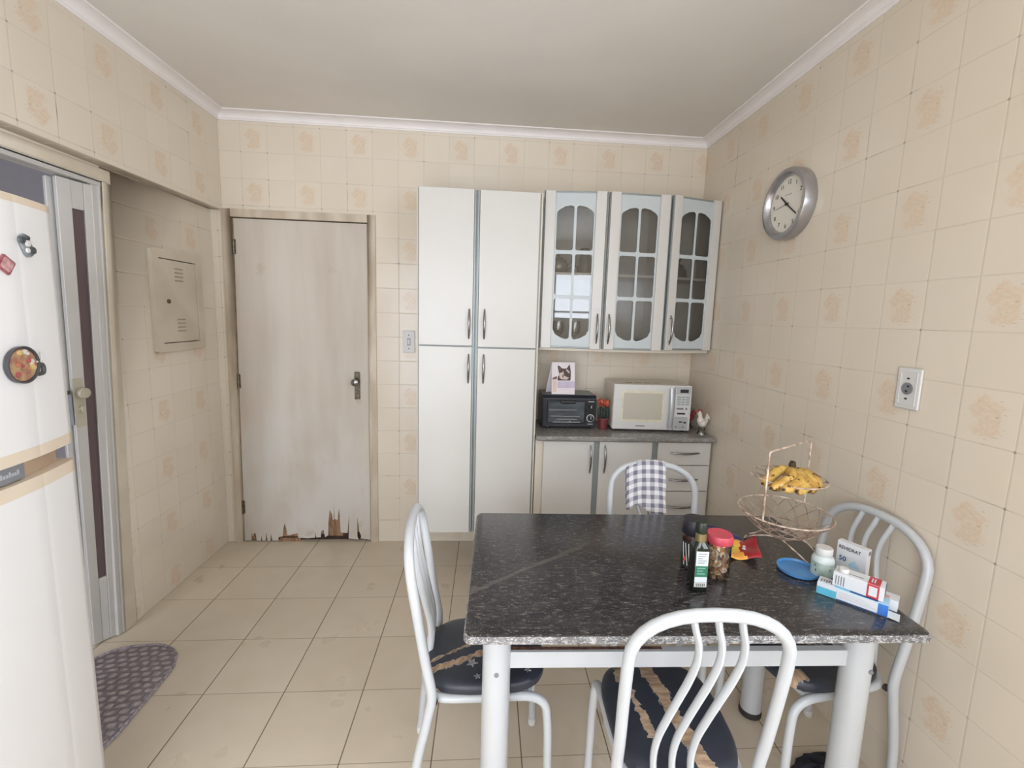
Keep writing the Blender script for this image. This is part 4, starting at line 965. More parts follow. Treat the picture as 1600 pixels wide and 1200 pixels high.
# ------------------------------------------------------------------ fridge, magnets
fg = thing('refrigerator', 'white two-door refrigerator cut off by the left edge of the photo', 'refrigerator', (0.10, -2.02, 0))
Y0, Y1 = -2.33, -1.712
half = [(0.0, 0.395), (0.0, 0.415), (0.003, 0.4205), (0.02, 0.4265), (0.04, 0.4325), (0.06, 0.438), (0.08, 0.4432), (0.10, 0.4478), (0.116, 0.4513), (0.118, 0.4514), (0.120, 0.4522), (0.15, 0.4565), (0.19, 0.4615), (0.25, 0.466), (0.309, 0.468)]
def dprof(back, infl=0.0):
    a = [(Y1-d, x+infl) for d, x in half]; b = [(Y0+d, x+infl) for d, x in reversed(half[:-1])]
    return [(x-0.10, y+2.02) for y, x in [(Y1, back)]+a[1:]+b[:-1]+[(Y0, back)]]
mb = MB(); mb.box((-0.155-0.10, Y0+2.025, 0.02), (0.352-0.10, Y1+2.015, 1.715)); mb.build('body', M_fridge, fg, bevel=0.006)
def fdoor(name, z0, z1, mats_):
    mb = MB()
    for (a, b, k) in mats_:
        mb.mat(k); mb.prism(dprof(0.356), a, b, 'xy')
    return mb.build(name, [M_fridge, M_peach], fg, smooth=True)
ud = fdoor('upper_door', 1.15, 1.72, [(1.176, 1.700, 0), (1.150, 1.176, 1), (1.700, 1.716, 1)])
ld = fdoor('lower_door', 0.10, 1.11, [(0.06, 1.078, 0), (1.078, 1.108, 1)])
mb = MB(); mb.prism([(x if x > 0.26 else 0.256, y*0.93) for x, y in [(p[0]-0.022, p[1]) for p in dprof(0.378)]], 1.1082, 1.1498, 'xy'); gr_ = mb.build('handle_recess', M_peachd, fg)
# grey badge in the recess
def facex(y, infl=0.0):
    d = min(Y1-y, y-Y0)
    for (a, b) in zip(half[1:], half[2:]):
        if a[0] <= d <= b[0]: return a[1]+(b[1]-a[1])*(d-a[0])/(b[0]-a[0])
    return half[-1][1]
mb = MB(); ys = [-1.862-0.02*k for k in range(14)]
for a, b in zip(ys, ys[1:]):
    xa, xb = facex(a)-0.012, facex(b)-0.012
    mb.hexa([(xa-0.10-0.012, a+2.02, 1.112), (xa-0.10, a+2.02, 1.112), (xb-0.10, b+2.02, 1.112), (xb-0.10-0.012, b+2.02, 1.112), (xa-0.10-0.012, a+2.02, 1.146), (xa-0.10, a+2.02, 1.146), (xb-0.10, b+2.02, 1.146), (xb-0.10-0.012, b+2.02, 1.146)])
bd = mb.build('badge', M_greylabel, gr_)
for k in range(7):
    mb = MB(); y = -1.876-k*0.0065; x = facex(y)-0.0118; mb.box((x-0.10, y+2.02-0.0045, 1.124), (x-0.10+0.0008, y+2.02, 1.131+(k % 3 == 0)*0.004)); mb.build('badge_letter', M_badgetext, bd)
for k, z in enumerate((1.12, 1.0)): pass
for (x, y) in ((-0.1, -2.25), (-0.1, -1.80), (0.3, -2.25), (0.3, -1.80)):
    mb = MB(); mb.lathe([(0.02, 0.0005), (0.02, 0.022)], (x-0.10, y+2.02, 0), 14); mb.build('foot', M_rubber, fg)
def face_m(y, z, roll=0.0):
    n = Vector((0.02, facex(y-0.01)-facex(y+0.01), 0)); x = facex(y); n = Vector((0.02, (facex(y-0.01)-facex(y+0.01))*-1, 0)).normalized(); n.y = abs(n.y)
    return plane_m((x+0.0012, y, z), (n.y, -n.x, 0) if False else (-n.y, n.x, 0), n) @ Matrix.Rotation(roll, 4, 'Z')
# magnet 1: grey and white animal-like lump without features
Mm = face_m(-1.812, 1.614, 0.5)
m1 = thing('fridge_magnet', 'small grey and white magnet high on the fridge door', 'magnet', Mm.translation, 0, 'magnets on the fridge door')
Mz = Matrix.Translation(-Mm.translation) @ Mm
mb = MB(); mb.prism(rrect(0.030, 0.050, 0.013, 5), 0, 0.005, 'xy', Mz); mb.build('backing', mat('magnet_grey', (150, 156, 158), 0.5, c2=(96, 100, 104), ns=130), m1, bevel=0.002)
for (a, b, r, mt) in ((-0.008, 0.016, 0.008, 'd'), (0.008, 0.014, 0.006, 'd'), (0.002, 0.004, 0.008, 'w'), (0.008, -0.014, 0.009, 'd'), (-0.007, -0.008, 0.006, 'w')):
    mb = MB(); mb.lathe([(r, 0.004), (r*0.8, 0.008), (0, 0.009)], (0, 0, 0), 12, Mz @ Matrix.Translation((a, b, 0))); mb.build('spot', mat('magnet_dark', (70, 74, 78), 0.5) if mt == 'd' else M_white, m1, smooth=True)
# magnet 2: dark red, half out of the frame
Mm = face_m(-1.868, 1.568, -0.6)
m2 = thing('fridge_magnet', 'dark red square magnet at the very left edge of the photo', 'magnet', Mm.translation, 0, 'magnets on the fridge door')
Mz = Matrix.Translation(-Mm.translation) @ Mm
mb = MB(); mb.prism(rrect(0.032, 0.032, 0.003, 3), 0, 0.004, 'xy', Mz); mb.build('tile', mat('magnet_red', (168, 96, 100), 0.5, c2=(120, 60, 70), ns=90), m2, bevel=0.001)
mb = MB(); mb.prism(rrect(0.024, 0.024, 0.003, 3), 0.004, 0.005, 'xy', Mz); mb.build('picture', mat('magnet_pink', (206, 170, 168), 0.5, c2=(176, 120, 122), ns=80), m2)
# magnet 3: little round pan of food
Mm = face_m(-1.862, 1.360, 0.1)
m3 = thing('fridge_magnet', 'round pan-shaped magnet with colourful food on the fridge door', 'magnet', Mm.translation, 0, 'magnets on the fridge door')
Mz = Matrix.Translation(-Mm.translation) @ Mm
mb = MB(); mb.lathe([(0.034, 0), (0.039, 0.002), (0.040, 0.011), (0.037, 0.011), (0.035, 0.006), (0, 0.006)], (0, 0, 0), 40, Mz); mb.build('pan', mat('pan_grey', (74, 70, 74), 0.4), m3, smooth=True)
mb = MB(); mb.lathe([(0.0352, 0.006), (0.034, 0.008), (0, 0.009)], (0, 0, 0), 32, Mz); mb.build('stew', mat('stew', (178, 150, 110), 0.5, c2=(150, 96, 84), ns=70), m3, smooth=True)
rr_ = random.Random(5)
for k in range(16):
    a = rr_.random()*6.28; q = 0.029*math.sqrt(rr_.random()); r = rr_.uniform(0.003, 0.007)
    mb = MB(); mb.lathe([(r, 0.008), (r*0.9, 0.011), (0, 0.012)], (0, 0, 0), 10, Mz @ Matrix.Translation((q*math.cos(a), q*math.sin(a), 0)))
    mb.build('food_bit', mat('food_bit_colour', [(170, 84, 84), (206, 178, 120), (214, 206, 196), (150, 118, 86), (186, 120, 92)][k % 5], 0.5), m3, smooth=True)
for s, cc in ((0, M_white), (1, mat('pan_grey_handle', (74, 76, 76), 0.4))):
    mb = MB(); b0 = 0.010-s*0.028
    mb.tube([Mz @ Vector(p) for p in smooth([(0.036, b0+0.010, 0.008), (0.047, b0+0.010, 0.008), (0.050, b0, 0.008), (0.046, b0-0.010, 0.008), (0.034, b0-0.010, 0.008)], 4)], 0.0022+0.002*s, 8); mb.build('pan_handle', cc, m3, smooth=True)

# ------------------------------------------------------------------ woven rug
def rug():
    m, nt, b = newmat('woven_rug'); g = NT(nt); vec, x, y, z = g.xyz()
    nw = g.m('MULTIPLY', g.m('SUBTRACT', g.noise(vec, 14, 2), 0.5), 0.9); u = g.m('ADD', g.m('MULTIPLY', x, 1/0.042), nw); v = g.m('ADD', g.m('MULTIPLY', y, 1/0.030), nw)
    row = g.m('FLOOR', v); uu = g.m('ADD', u, g.m('MULTIPLY', g.m('FLOORED_MODULO', row, 2), 0.5))
    fx = g.m('FRACT', uu); fy = g.m('FRACT', v)
    h = g.m('MULTIPLY', g.m('SINE', g.m('MULTIPLY', fx, PI)), g.m('SINE', g.m('MULTIPLY', fy, PI)))
    n = g.noise(vec, 60, 4, 0.6)
    col = g.mix(g.step(h, 0.25, 0.75), S((128, 119, 120)), S((186, 176, 173)))
    col = g.mix(g.m('MULTIPLY', g.step(n, 0.35, 0.65), 0.7), col, S((140, 131, 136))); g.put(b.inputs['Base Color'], col)
    b.inputs['Roughness'].default_value = 0.95; g.bump(g.m('ADD', h, g.m('MULTIPLY', n, 0.5)), 0.8, 0.006, b)
    mb = MB(); o = rrect(0.375, 0.62, 0.165, 10); n_ = len(o); rd = random.Random(2)
    jit = [1+rd.uniform(-0.012, 0.012) for _ in o]; lay = [(1.0, 0.001), (1.0, 0.007), (0.97, 0.011), (0.7, 0.012)]
    vs = [(a*s*j, b_*s*j, z) for s, z in lay for (a, b_), j in zip(o, jit)]
    mb.add(vs, [(i*n_+k, i*n_+(k+1) % n_, (i+1)*n_+(k+1) % n_, (i+1)*n_+k) for i in range(3) for k in range(n_)]+[tuple(3*n_+k for k in range(n_)), tuple(range(n_))[::-1]])
    t = mb.build('rug', m, smooth=True, loc=(-0.005, -1.262, 0), rz=0.04)
    tag(t, 'grey woven oval rug on the floor in front of the fridge', 'rug')
    bd_ = MB(); bd_.tube([(a*1.0*j, b_*1.0*j, 0.008) for (a, b_), j in zip(o, jit)], 0.006, 8, closed=True); bd_.build('braided_edge', mat('rug_edge', (118, 110, 120), 0.95, c2=(176, 168, 172), ns=120), t, smooth=True)
rug()

# ------------------------------------------------------------------ things on the table
TT = TZ+0.0004
# oil bottle
ob = thing('oil_bottle', 'dark green square oil bottle with white and green label on the table', 'bottle', (2.056, -1.735, TT), -0.08)
def sq_loft(mb, lay, n=32):
    vs = []
    for (r, z, sqr) in lay:
        for k in range(n):
            a = 2*PI*(k+0.5)/n; ca, sa = math.cos(a), math.sin(a); e = 1-0.62*sqr
            vs.append((r*math.copysign(abs(ca)**e, ca), r*math.copysign(abs(sa)**e, sa), z))
    L = len(lay); mb.add(vs, [(i*n+k, i*n+(k+1) % n, (i+1)*n+(k+1) % n, (i+1)*n+k) for i in range(L-1) for k in range(n)]+[tuple(range(n))[::-1], tuple((L-1)*n+k for k in range(n))])
mb = MB(); sq_loft(mb, [(0.020, 0.0, 1), (0.0225, 0.003, 1), (0.0225, 0.120, 1), (0.021, 0.130, 0.8), (0.014, 0.143, 0.3), (0.0125, 0.150, 0), (0.0125, 0.172, 0)])
m_, nt_, b_ = newmat('dark_green_glass'); b_.inputs['Base Color'].default_value = S((22, 30, 20)); b_.inputs['Roughness'].default_value = 0.06; b_.inputs['Specular IOR Level'].default_value = 0.7
gb = mb.build('bottle', m_, ob, smooth=True)
mb = MB(); mb.lathe([(0.0150, 0.138), (0.0150, 0.165), (0.0140, 0.166)], seg=24); mb.build('neck_sleeve', mat('gold_sleeve', (150, 136, 96), 0.35, 0.5), ob, smooth=True)
mb = MB(); mb.lathe([(0.0155, 0.166), (0.0160, 0.168), (0.0160, 0.194), (0.0145, 0.197), (0, 0.197)], seg=24); mb.build('cap', mat('dark_green_cap', (34, 42, 34), 0.35), ob, smooth=True)
mb = MB(); mb.box((-0.017, -0.0232, 0.030), (0.017, -0.0222, 0.120)); lb_ = mb.build('label_sheet', mat('label_white', (214, 220, 222), 0.5), ob)
mb = MB(); mb.box((-0.017, -0.0237, 0.046), (0.017, -0.0230, 0.078)); mb.build('green_band', mat('label_green', (52, 118, 92), 0.5), lb_)
mb = MB(); mb.box((-0.017, -0.0237, 0.016), (0.017, -0.0222, 0.029)); mb.build('white_strip', M_white, lb_)
for k in range(5):
    mb = MB(); mb.box((-0.012, -0.0237, 0.112-k*0.0065), (0.012-(k % 3)*0.005, -0.0231, 0.1138-k*0.0065)); mb.build('text_line', M_greylabel, lb_)
for k in range(3):
    mb = MB(); mb.box((-0.012, -0.0241, 0.070-k*0.008), (0.010-(k % 2)*0.006, -0.0236, 0.073-k*0.008)); mb.build('text_line', mat('pale_green', (130, 170, 150), 0.5), lb_)
for k in range(10):
    mb = MB(); mb.box((-0.013+k*0.0026, -0.0241, 0.018), (-0.013+k*0.0026+(0.0008+0.0006*(k % 2)), -0.0236, 0.027)); mb.build('barcode_bar', M_ink, lb_)
# dark jar with big black cap
bj = thing('coffee_jar', 'dark brown jar with large black cap behind the oil bottle', 'jar', (2.092, -1.625, TT))
mb = MB(); mb.lathe([(0.028, 0), (0.033, 0.006), (0.034, 0.030), (0.030, 0.062), (0.034, 0.096), (0.031, 0.108), (0.029, 0.112)], seg=32)
m_, nt_, b_ = newmat('dark_brown_glass'); b_.inputs['Base Color'].default_value = S((58, 32, 26)); b_.inputs['Roughness'].default_value = 0.08
mb.build('jar', m_, bj, smooth=True)
mb = MB(); mb.lathe([(0.0345, 0.110), (0.037, 0.113), (0.037, 0.140), (0.033, 0.156), (0, 0.158)], seg=32); mb.build('cap', mat('black_cap', (44, 42, 50), 0.35), bj, smooth=True)
mb = MB()
vs = []; n = 20
for k in range(n+1):
    a = math.radians(170+130*k/n)
    for (r, z) in ((0.0345, 0.006), (0.0355, 0.030), (0.0315, 0.062), (0.0352, 0.092)): vs.append((r*math.cos(a), r*math.sin(a), z))
mb.add(vs, [(k*4+j, (k+1)*4+j, (k+1)*4+j+1, k*4+j+1) for k in range(n) for j in range(3)]); bl = mb.build('label_sheet', M_ink, bj, smooth=True)
for q_, (a0, a1) in enumerate(((192, 205), (206, 222), (222, 232))):
    mb = MB(); mb.tube([(0.0365*math.cos(math.radians(a0+(a1-a0)*t)), 0.0365*math.sin(math.radians(a0+(a1-a0)*t)), 0.085-0.068*t) for t in [k/8 for k in range(9)]], 0.0013, 6); mb.build('label_swirl', M_white, bl)
mb = MB(); mb.ball((0.0345*math.cos(math.radians(205)), 0.0345*math.sin(math.radians(205)), 0.034), (0.005, 0.005, 0.008)); mb.build('label_emblem', mat('emblem_orange', (190, 86, 62), 0.5), bl, smooth=True)
# jar with red lid and biscuits
rj = thing('snack_jar', 'clear jar with red lid holding round cereal pieces on the table', 'jar', (2.146, -1.672, TT))
mb = MB(); mb.lathe([(0.030, 0), (0.034, 0.004), (0.0355, 0.012), (0.0355, 0.095), (0.033, 0.106), (0.031, 0.110)], seg=36); jar_ = mb.build('jar', M_jarglass, rj, smooth=True)
mb = MB(); mb.lathe([(0.0365, 0.106), (0.0380, 0.108), (0.0380, 0.124), (0.035, 0.131), (0.030, 0.130), (0, 0.130)], seg=36); mb.build('lid', mat('red_lid', (206, 78, 92), 0.4), rj, smooth=True)
M_cer = [mat('cereal_tan', (236, 206, 160), 0.7, c2=(206, 164, 112), ns=120), mat('cereal_pale', (242, 232, 212), 0.7, c2=(222, 204, 176), ns=120), mat('cereal_brown', (170, 120, 84), 0.7)]
rr_ = random.Random(11)
for k in range(56):
    a = rr_.random()*2*PI; q = rr_.uniform(0.012, 0.0275); z = 0.010+rr_.random()*(0.056 if k < 46 else 0.088)
    A = Matrix.Translation((q*math.cos(a), q*math.sin(a), z)) @ Matrix.Rotation(rr_.random()*PI, 4, 'X') @ Matrix.Rotation(rr_.random()*PI, 4, 'Y')
    mb = MB(); mb.tube([A @ Vector((0.0062*math.cos(2*PI*j/12), 0.0062*math.sin(2*PI*j/12), 0)) for j in range(12)], 0.0034, 6, closed=True)
    tag(mb.build('cereal_ring', M_cer[k % 3], smooth=True, parent=None, loc=(2.146, -1.672, TT)), 'small tan cereal ring inside the red-lidded jar', 'cereal', 'cereal rings in the red-lidded jar')
# orange snack wrapper
def sheet(name, corners, fold, mats_, label, cat, z=TT+0.002, nx=14, ny=8, pr=None, th=0.0012):
    # corners a,b,c,d in world xy; fold(u,v)->height
    a, b, c, d = [Vector((p[0], p[1], 0)) for p in corners]; vs = []; mi = []
    for i in range(nx+1):
        for j in range(ny+1):
            u, v = i/nx, j/ny; p = a.lerp(b, u).lerp(d.lerp(c, u), v); dx, dy, h = fold(u, v); vs.append((p.x+dx, p.y+dy, z+h))
    mb = MB(); mb.add(vs, [])
    for i in range(nx):
        for j in range(ny):
            k = i*(ny+1)+j; mb.f.append((k, k+ny+1, k+ny+2, k+1)); mb.mi.append(pr((i+0.5)/nx, (j+0.5)/ny) if pr else 0)
    o = mb.build(name, mats_, smooth=True); md = o.modifiers.new('s', 'SOLIDIFY'); md.thickness = th; md.offset = 1
    return tag(o, label, cat)
M_wor = mat('wrapper_orange', (236, 150, 64), 0.3, c2=(240, 186, 84), ns=30); M_wred = mat('wrapper_red', (184, 44, 50), 0.3, c2=(150, 30, 42), ns=30); M_wback = mat('wrapper_yellow', (238, 196, 80), 0.3)
wr = sheet('snack_wrapper', ((2.195, -1.575), (2.330, -1.605), (2.372, -1.475), (2.225, -1.485)), lambda u, v: (0.012*max(0, u-0.8)*5*v, 0, 0.004+0.006*math.sin(u*9+v*3)+0.028*max(0, (u-0.78)/0.22)**1.3*(0.25+0.75*v)+0.003*math.sin(v*9)),
    [M_wor, M_wred, M_wback, M_rot], 'opened orange and red snack wrapper lying on the table', 'wrapper', pr=lambda u, v: 1 if u > 0.60+0.20*abs(v-0.45) else (2 if 0.38 < v < 0.72 and u > 0.3 else 0), nx=20, ny=10)
for (u, v) in ((0.60, 0.42), (0.635, 0.52), (0.66, 0.40)):
    pass
for (x, y, r, mm) in ((2.246, -1.528, 0.010, M_rot), (2.272, -1.532, 0.006, mat('wrapper_green', (120, 130, 60), 0.5)), (2.303, -1.548, 0.006, M_white), (2.311, -1.534, 0.005, M_white)):
    mb = MB(); mb.lathe([(r, 0), (r*0.8, 0.002), (0, 0.0022)], (x, y, TT+0.0155), 14); q = mb.build('printed_spot', mm, wr, smooth=True)
sheet('blue_wrapper', ((2.262, -1.475), (2.335, -1.478), (2.352, -1.432), (2.268, -1.345)), lambda u, v: (0, 0, 0.003+0.003*math.sin(u*6+v*5)), [mat('blue_foil', (58, 70, 130), 0.35, c2=(44, 52, 104), ns=20)], 'dark blue flat packet on the table behind the red-lidded jar', 'packet')
# blue lid lying upside down
mb = MB(); mb.lathe([(0.050, 0.0), (0.056, 0.002), (0.0575, 0.010), (0.0555, 0.010), (0.053, 0.004), (0, 0.004)], seg=48)
bl_ = mb.build('round_cover', mat('blue_plastic', (74, 136, 196), 0.35, c2=(90, 150, 206), ns=10), smooth=True, loc=(2.415, -1.653, TT)); tag(bl_, 'round blue plastic lid lying flat on the table', 'lid')

# fruit stand
fs_ = thing('fruit_stand', 'two-tier cream wire fruit stand at the far right of the table', 'fruit stand', (2.448, -1.520, TT), math.radians(31))
M_wire = mat('cream_wire', (226, 208, 192), 0.45, c2=(150, 120, 100), ns=45)
M_wire2 = mat('rusty_wire', (186, 164, 148), 0.55, c2=(112, 84, 70), ns=30)
def ring(r, z, n=40): return [(r*math.cos(2*PI*k/n), r*math.sin(2*PI*k/n), z) for k in range(n)]
mb = MB(); mb.tube(ring(0.140, 0.132, 48), 0.0026, 8, closed=True); lbk = mb.build('lower_rim', M_wire, fs_, smooth=True)
def bowlz(r, R, zb, zt): return zb+(zt-zb)*(r/R)**2.2
def lattice_bowl(mb, R, zb, zt, n=14, swirl=0.9, r0=0.035, rw=0.0011):
    for s in (-1, 1):
        for k in range(n):
            a0 = 2*PI*k/n; pts = []
            for j in range(13):
                t = j/12; r = r0+(R-r0)*t; a = a0+s*swirl*(1-t); pts.append((r*math.cos(a), r*math.sin(a), bowlz(r, R, zb, zt)))
            mb.tube(pts, rw, 5)
mb = MB(); lattice_bowl(mb, 0.140, 0.046, 0.132, 16, 1.0); mb.build('lower_mesh', M_wire2, fs_)
mb = MB(); mb.tube(ring(0.036, 0.048, 24), 0.002, 6, closed=True); mb.tube(ring(0.085, bowlz(0.085, 0.14, 0.046, 0.132), 32), 0.0016, 6, closed=True); mb.build('lower_hoop', M_wire2, fs_)
mb = MB(); mb.tube(ring(0.112, 0.252, 44), 0.0024, 8, closed=True); mb.build('upper_rim', M_wire, fs_, smooth=True)
mb = MB(); lattice_bowl(mb, 0.112, 0.222, 0.252, 12, 0.9, 0.03); mb.build('upper_mesh', M_wire2, fs_)
mb = MB(); mb.tube(fillet([(-0.142, 0, 0.132), (-0.142, 0, 0.356), (0.142, 0, 0.356), (0.142, 0, 0.132)], [0, 0.012, 0.012, 0], 5), 0.0030, 8)
mb.build('handle', M_wire, fs_, smooth=True)
for s in (-1, 1):
    mb = MB(); mb.tube([(s*0.142, 0, 0.252), (s*0.112, 0, 0.252)], 0.002, 6); mb.build('strut', M_wire2, fs_)
for s in (-1, 1):
    mb = MB(); mb.tube(smooth([(s*0.035, -0.105, 0.003), (s*0.045, -0.06, 0.034), (s*0.03, 0.0, 0.047), (s*0.045, 0.06, 0.034), (s*0.035, 0.105, 0.003)], 6)+[Vector((s*0.010, 0.112, 0.003))], 0.0024, 8); mb.build('foot_wire', M_wire, fs_, smooth=True)
# bananas
bn = thing('banana_bunch', 'bunch of spotted ripe bananas in the upper tier of the fruit stand', 'bananas', (2.425, -1.545, TT+0.226), math.radians(25))
def banana_mat():
    m, nt, b = newmat('spotted_banana'); g = NT(nt); vec, x, y, z = g.xyz()
    col = g.mix(g.step(g.noise(vec, 30, 3), 0.35, 0.65), S((214, 178, 96)), S((186, 142, 66)))
    col = g.mix(g.step(g.noise(vec, 48, 4, 0.65), 0.55, 0.62), col, S((84, 60, 40)))
    g.put(b.inputs['Base Color'], col); b.inputs['Roughness'].default_value = 0.5; return m
M_ban = banana_mat(); M_stem = mat('banana_stem', (96, 74, 52), 0.7, c2=(50, 38, 30), ns=60)
crown = Vector((0.055, 0.018, 0.052))
for k, (tx, ty, tz, bx, by, bz) in enumerate(((-0.095, -0.010, 0.014, -0.02, -0.022, 0.040), (-0.080, -0.040, 0.018, -0.01, -0.045, 0.034), (-0.050, -0.062, 0.016, 0.01, -0.058, 0.030), (0.0, -0.075, 0.014, 0.035, -0.060, 0.030), (-0.085, 0.025, 0.016, -0.02, 0.03, 0.038), (0.045, -0.078, 0.016, 0.062, -0.05, 0.034))):
    tip = Vector((tx, ty, tz)); b1 = Vector((bx, by, bz)); pts = smooth([crown, crown.lerp(b1, 0.45)+Vector((0, 0, 0.004)), b1, b1.lerp(tip, 0.6)-Vector((0, 0, 0.004)), tip], 5)
    n = len(pts); rad = [0.0045+0.0125*min(1, max(0, (i/(n-1)-0.10)/0.22))*(1 if i/(n-1) < 0.8 else max(0.25, 1-(i/(n-1)-0.8)*3.6)) for i in range(n)]
    mb = MB(); mb.tube(pts, rad, 10); bb = mb.build('banana', M_ban, bn, smooth=True)
    mb = MB(); d_ = (pts[-1]-pts[-2]).normalized(); mb.tube([pts[-1]-d_*0.001, pts[-1]+d_*0.006], [0.0046, 0.0034], 8); mb.build('banana_tip', M_stem, bb, smooth=True)
mb = MB(); mb.tube([crown+Vector((-0.004, -0.004, -0.006)), crown+Vector((0.004, 0.002, 0.008)), crown+Vector((0.010, 0.004, 0.018))], [0.012, 0.011, 0.008], 10); mb.build('crown', M_stem, bn, smooth=True)

# pill bottle
pb = thing('pill_bottle', 'white screw-top pill bottle on the table right of the blue lid', 'bottle', (2.474, -1.676, TT))
mb = MB(); mb.lathe([(0.027, 0), (0.030, 0.004), (0.030, 0.052), (0.026, 0.060), (0.020, 0.063), (0.020, 0.068)], seg=32); mb.build('bottle', mat('frosted_white', (214, 224, 222), 0.35), pb, smooth=True)
mb = MB(); mb.lathe([(0.0225, 0.066), (0.0230, 0.068), (0.0230, 0.085), (0.021, 0.088), (0, 0.088)], seg=32); mb.build('cap', M_white, pb, smooth=True)
mb = MB(); vs = []; n = 24
for k in range(n+1):
    a = math.radians(165+200*k/n)
    for z in (0.008, 0.046): vs.append((0.0304*math.cos(a), 0.0304*math.sin(a), z))
mb.add(vs, [(k*2, k*2+2, k*2+3, k*2+1) for k in range(n)]); q = mb.build('label_sheet', mat('pale_green_label', (196, 212, 204), 0.45, c2=(150, 172, 164), ns=30), pb, smooth=True)
for (a, z, w_) in ((195, 0.036, 0.006), (200, 0.022, 0.009), (270, 0.030, 0.003)):
    mb = MB(); aa = math.radians(a); mb.ball((0.0298*math.cos(aa), 0.0298*math.sin(aa), z), (0.002, 0.002, w_*0.5)) ; mb.build('label_mark', mat('label_dark_green', (60, 88, 78), 0.5), q)

# medicine boxes: each local x runs along its long side, y is depth, z up
def boxm(o, lo, hi, m_, name='carton', bev=0.0008):
    mb = MB(); mb.box(lo, hi); return mb.build(name, m_, o, bevel=bev)
M_card = mat('white_carton', (214, 216, 220), 0.4, var=0.01)
rx = thing('medicine_box', 'upright white carton reading REHIDRAT 50 at the back of the medicines', 'box', (2.527, -1.660, TT), math.radians(-64))
cb = boxm(rx, (0, 0, 0), (0.080, 0.022, 0.104), M_card)
Mf = plane_m((0, 0, 0), (1, 0, 0), (0, -1, 0))
mb = MB(); mb.mesh(textmesh('REHIDRAT', 0.0125, 0.0005, 0.0002), Mf @ Matrix.Translation((0.034, 0.086, 0.0003)) @ Matrix.Diagonal((0.98, 1.15, 1, 1))); mb.build('lettering', M_ink, cb)
mb = MB(); mb.mesh(textmesh('50', 0.020, 0.0005, 0.0004), Mf @ Matrix.Translation((0.018, 0.052, 0.0003))); mb.build('lettering', M_blueink, cb)
mb = MB(); mb.prism([(0.034, 0.036), (0.066, 0.036), (0.062, 0.046), (0.050, 0.058), (0.038, 0.046)], 0.0001, 0.0005, 'xy', Mf); mb.build('printed_drop', mat('pale_blue_print', (176, 208, 228), 0.5), cb)
mb = MB(); mb.box((0.0801, 0.005, 0.088), (0.0805, 0.018, 0.100)); mb.build('side_print', M_greylabel, cb)
# toothpaste-like carton
tb = thing('toothpaste_box', 'long light blue and white carton lying at the table edge', 'box', (2.390, -1.765, TT), math.radians(-46.5))
mb = MB(); mb.box((0, 0, 0), (0.158, 0.040, 0.034)); cb = mb.build('carton', mat('carton_light_blue', (170, 206, 226), 0.35, var=0.01), tb, bevel=0.001)
def patch(o, nm, x0, x1, z0, z1, mm, face='f', d=0.0004):
    mb = MB()
    if face == 'f': mb.box((x0, -d, z0), (x1, 0.0002, z1))
    elif face == 't': mb.box((x0, z0, o['h']-0.0002), (x1, z1, o['h']+d))
    return mb.build(nm, mm, o)
cb['h'] = 0.034
patch(cb, 'cyan_print', 0.001, 0.046, 0.001, 0.022, mat('cyan_print', (96, 184, 212), 0.35)); patch(cb, 'white_print', 0.001, 0.046, 0.0222, 0.033, M_card)
patch(cb, 'white_panel', 0.047, 0.136, 0.004, 0.032, M_card, d=0.0006); patch(cb, 'blue_print', 0.047, 0.157, 0.001, 0.0038, M_blueink); patch(cb, 'blue_end_print', 0.1365, 0.1575, 0.004, 0.033, mat('royal_blue_print', (46, 84, 178), 0.35, c2=(66, 130, 206), ns=14), d=0.0006)
patch(cb, 'white_top_print', 0.001, 0.040, 0.001, 0.039, M_card, 't'); patch(cb, 'blue_top_print', 0.075, 0.135, 0.001, 0.016, M_blueink, 't'); patch(cb, 'sky_top_print', 0.040, 0.075, 0.001, 0.039, mat('sky_print', (130, 190, 218), 0.35), 't')
for k in range(5):
    mb = MB(); mb.box((0.006+k*0.006, 0.008+0.004*(k % 2), 0.0343), (0.010+k*0.006, 0.026, 0.0348)); mb.build('top_lettering', M_greylabel, cb)
for k in range(3):
    mb = MB(); mb.box((0.052, -0.0009, 0.012+k*0.006), (0.132-k*0.01, -0.0005, 0.0135+k*0.006)); mb.build('fine_print', mat('fine_print', (196, 200, 206), 0.5), cb)
mb = MB(); mb.hexa([(0.158, 0.002, 0.002), (0.182, 0.0, 0.0005), (0.182, 0.038, 0.0005), (0.158, 0.038, 0.002), (0.158, 0.002, 0.0035), (0.182, 0.0, 0.0020), (0.182, 0.038, 0.0020), (0.158, 0.038, 0.0035)]); mb.build('end_flap', M_card, cb)
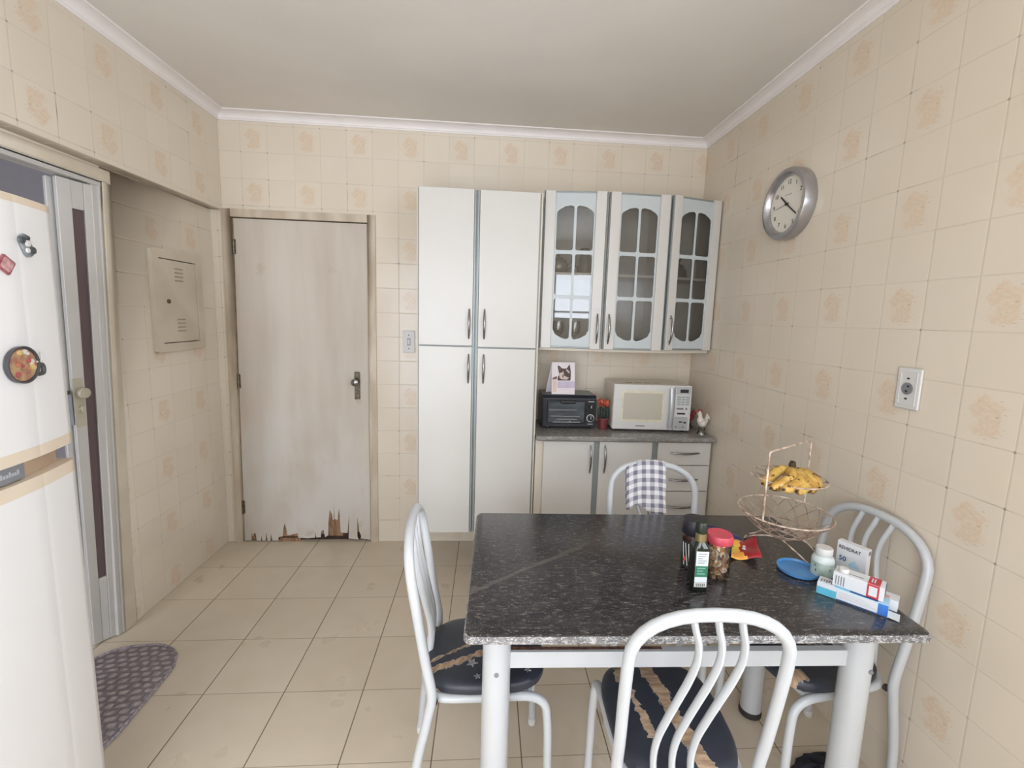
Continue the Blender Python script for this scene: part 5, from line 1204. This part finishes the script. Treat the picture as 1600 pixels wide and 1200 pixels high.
# white and red carton on top
ow = thing('ointment_box', 'white and red carton resting on top of the light blue carton', 'box', (2.421, -1.781, TT+0.0352), math.radians(-49))
cb = boxm(ow, (0, 0, 0), (0.112, 0.046, 0.038), M_card); cb['h'] = 0.038
M_redp = mat('carton_red', (190, 58, 70), 0.4)
patch(cb, 'red_band', 0.076, 0.102, 0.0005, 0.0375, M_redp, 'f', 0.0005); patch(cb, 'red_band', 0.076, 0.102, 0.0005, 0.0455, M_redp, 't', 0.0005)
patch(cb, 'white_square', 0.080, 0.098, 0.006, 0.032, M_card, 'f', 0.0008)
for k in range(4):
    mb = MB(); mb.box((0.006+k*0.006, -0.0005, 0.004), (0.0085+k*0.006, 0.0002, 0.030)); mb.build('barcode_bar', M_greylabel, cb)
for k in range(2):
    mb = MB(); mb.box((0.082+k*0.006, 0.012, 0.0384), (0.085+k*0.006, 0.036, 0.0389)); mb.build('top_lettering', M_card, cb)
mb = MB(); mb.box((0.032, 0.014, 0.0380), (0.066, 0.018, 0.0385)); mb.build('top_lettering', M_greylabel, cb)
mb = MB(); mb.box((0.1121, 0.024, 0.0), (0.1126, 0.046, 0.038)); mb.build('navy_end_print', mat('navy_print', (52, 52, 88), 0.4), cb)
# plain white carton half under it
pw_ = thing('pill_carton', 'small plain white carton behind the light blue carton', 'box', (2.500, -1.805, TT), math.radians(-49))
boxm(pw_, (0, 0, 0), (0.070, 0.040, 0.030), M_card)
mb = MB(); mb.box((0.010, 0.004, 0.0299), (0.050, 0.018, 0.0304)); mb.build('orange_print', mat('salmon_print', (214, 160, 146), 0.5), pw_)
# round white cap lying on the carton
mb = MB(); mb.lathe([(0.012, 0), (0.0125, 0.002), (0.0125, 0.009), (0.011, 0.011), (0, 0.011)], seg=24)
rc = mb.build('bottle_cap', M_white, smooth=True, loc=(2.448, -1.785, TT+0.0352+0.0384)); tag(rc, 'small round white cap lying on the white and red carton', 'cap')

# crumpled dark cloth on the floor under the table's right end
def rag():
    mb = MB(); rd = random.Random(9); n, k_ = 20, 6; vs = []
    for i in range(k_+1):
        for k in range(n):
            a = 2*PI*k/n; t = i/k_; r = 0.11*math.cos(t*PI/2*0.96)*(1+0.18*math.sin(3*a+i)+0.1*math.sin(7*a+2*i)); vs.append((r*math.cos(a), r*0.6*math.sin(a), 0.002+0.045*math.sin(t*PI/2)*(1+0.2*math.sin(5*a+i))))
    mb.add(vs, [(i*n+k, i*n+(k+1) % n, (i+1)*n+(k+1) % n, (i+1)*n+k) for i in range(k_) for k in range(n)]+[tuple(k_*n+k for k in range(n)), tuple(range(n))[::-1]])
    tag(mb.build('floor_cloth', mat('dark_rag', (52, 54, 66), 0.9, c2=(34, 34, 44), ns=40, bump=0.4, bs=60), smooth=True, loc=(2.575, -1.645, 0), rz=0.6), 'dark crumpled cloth on the floor under the right chair', 'cloth')
rag()
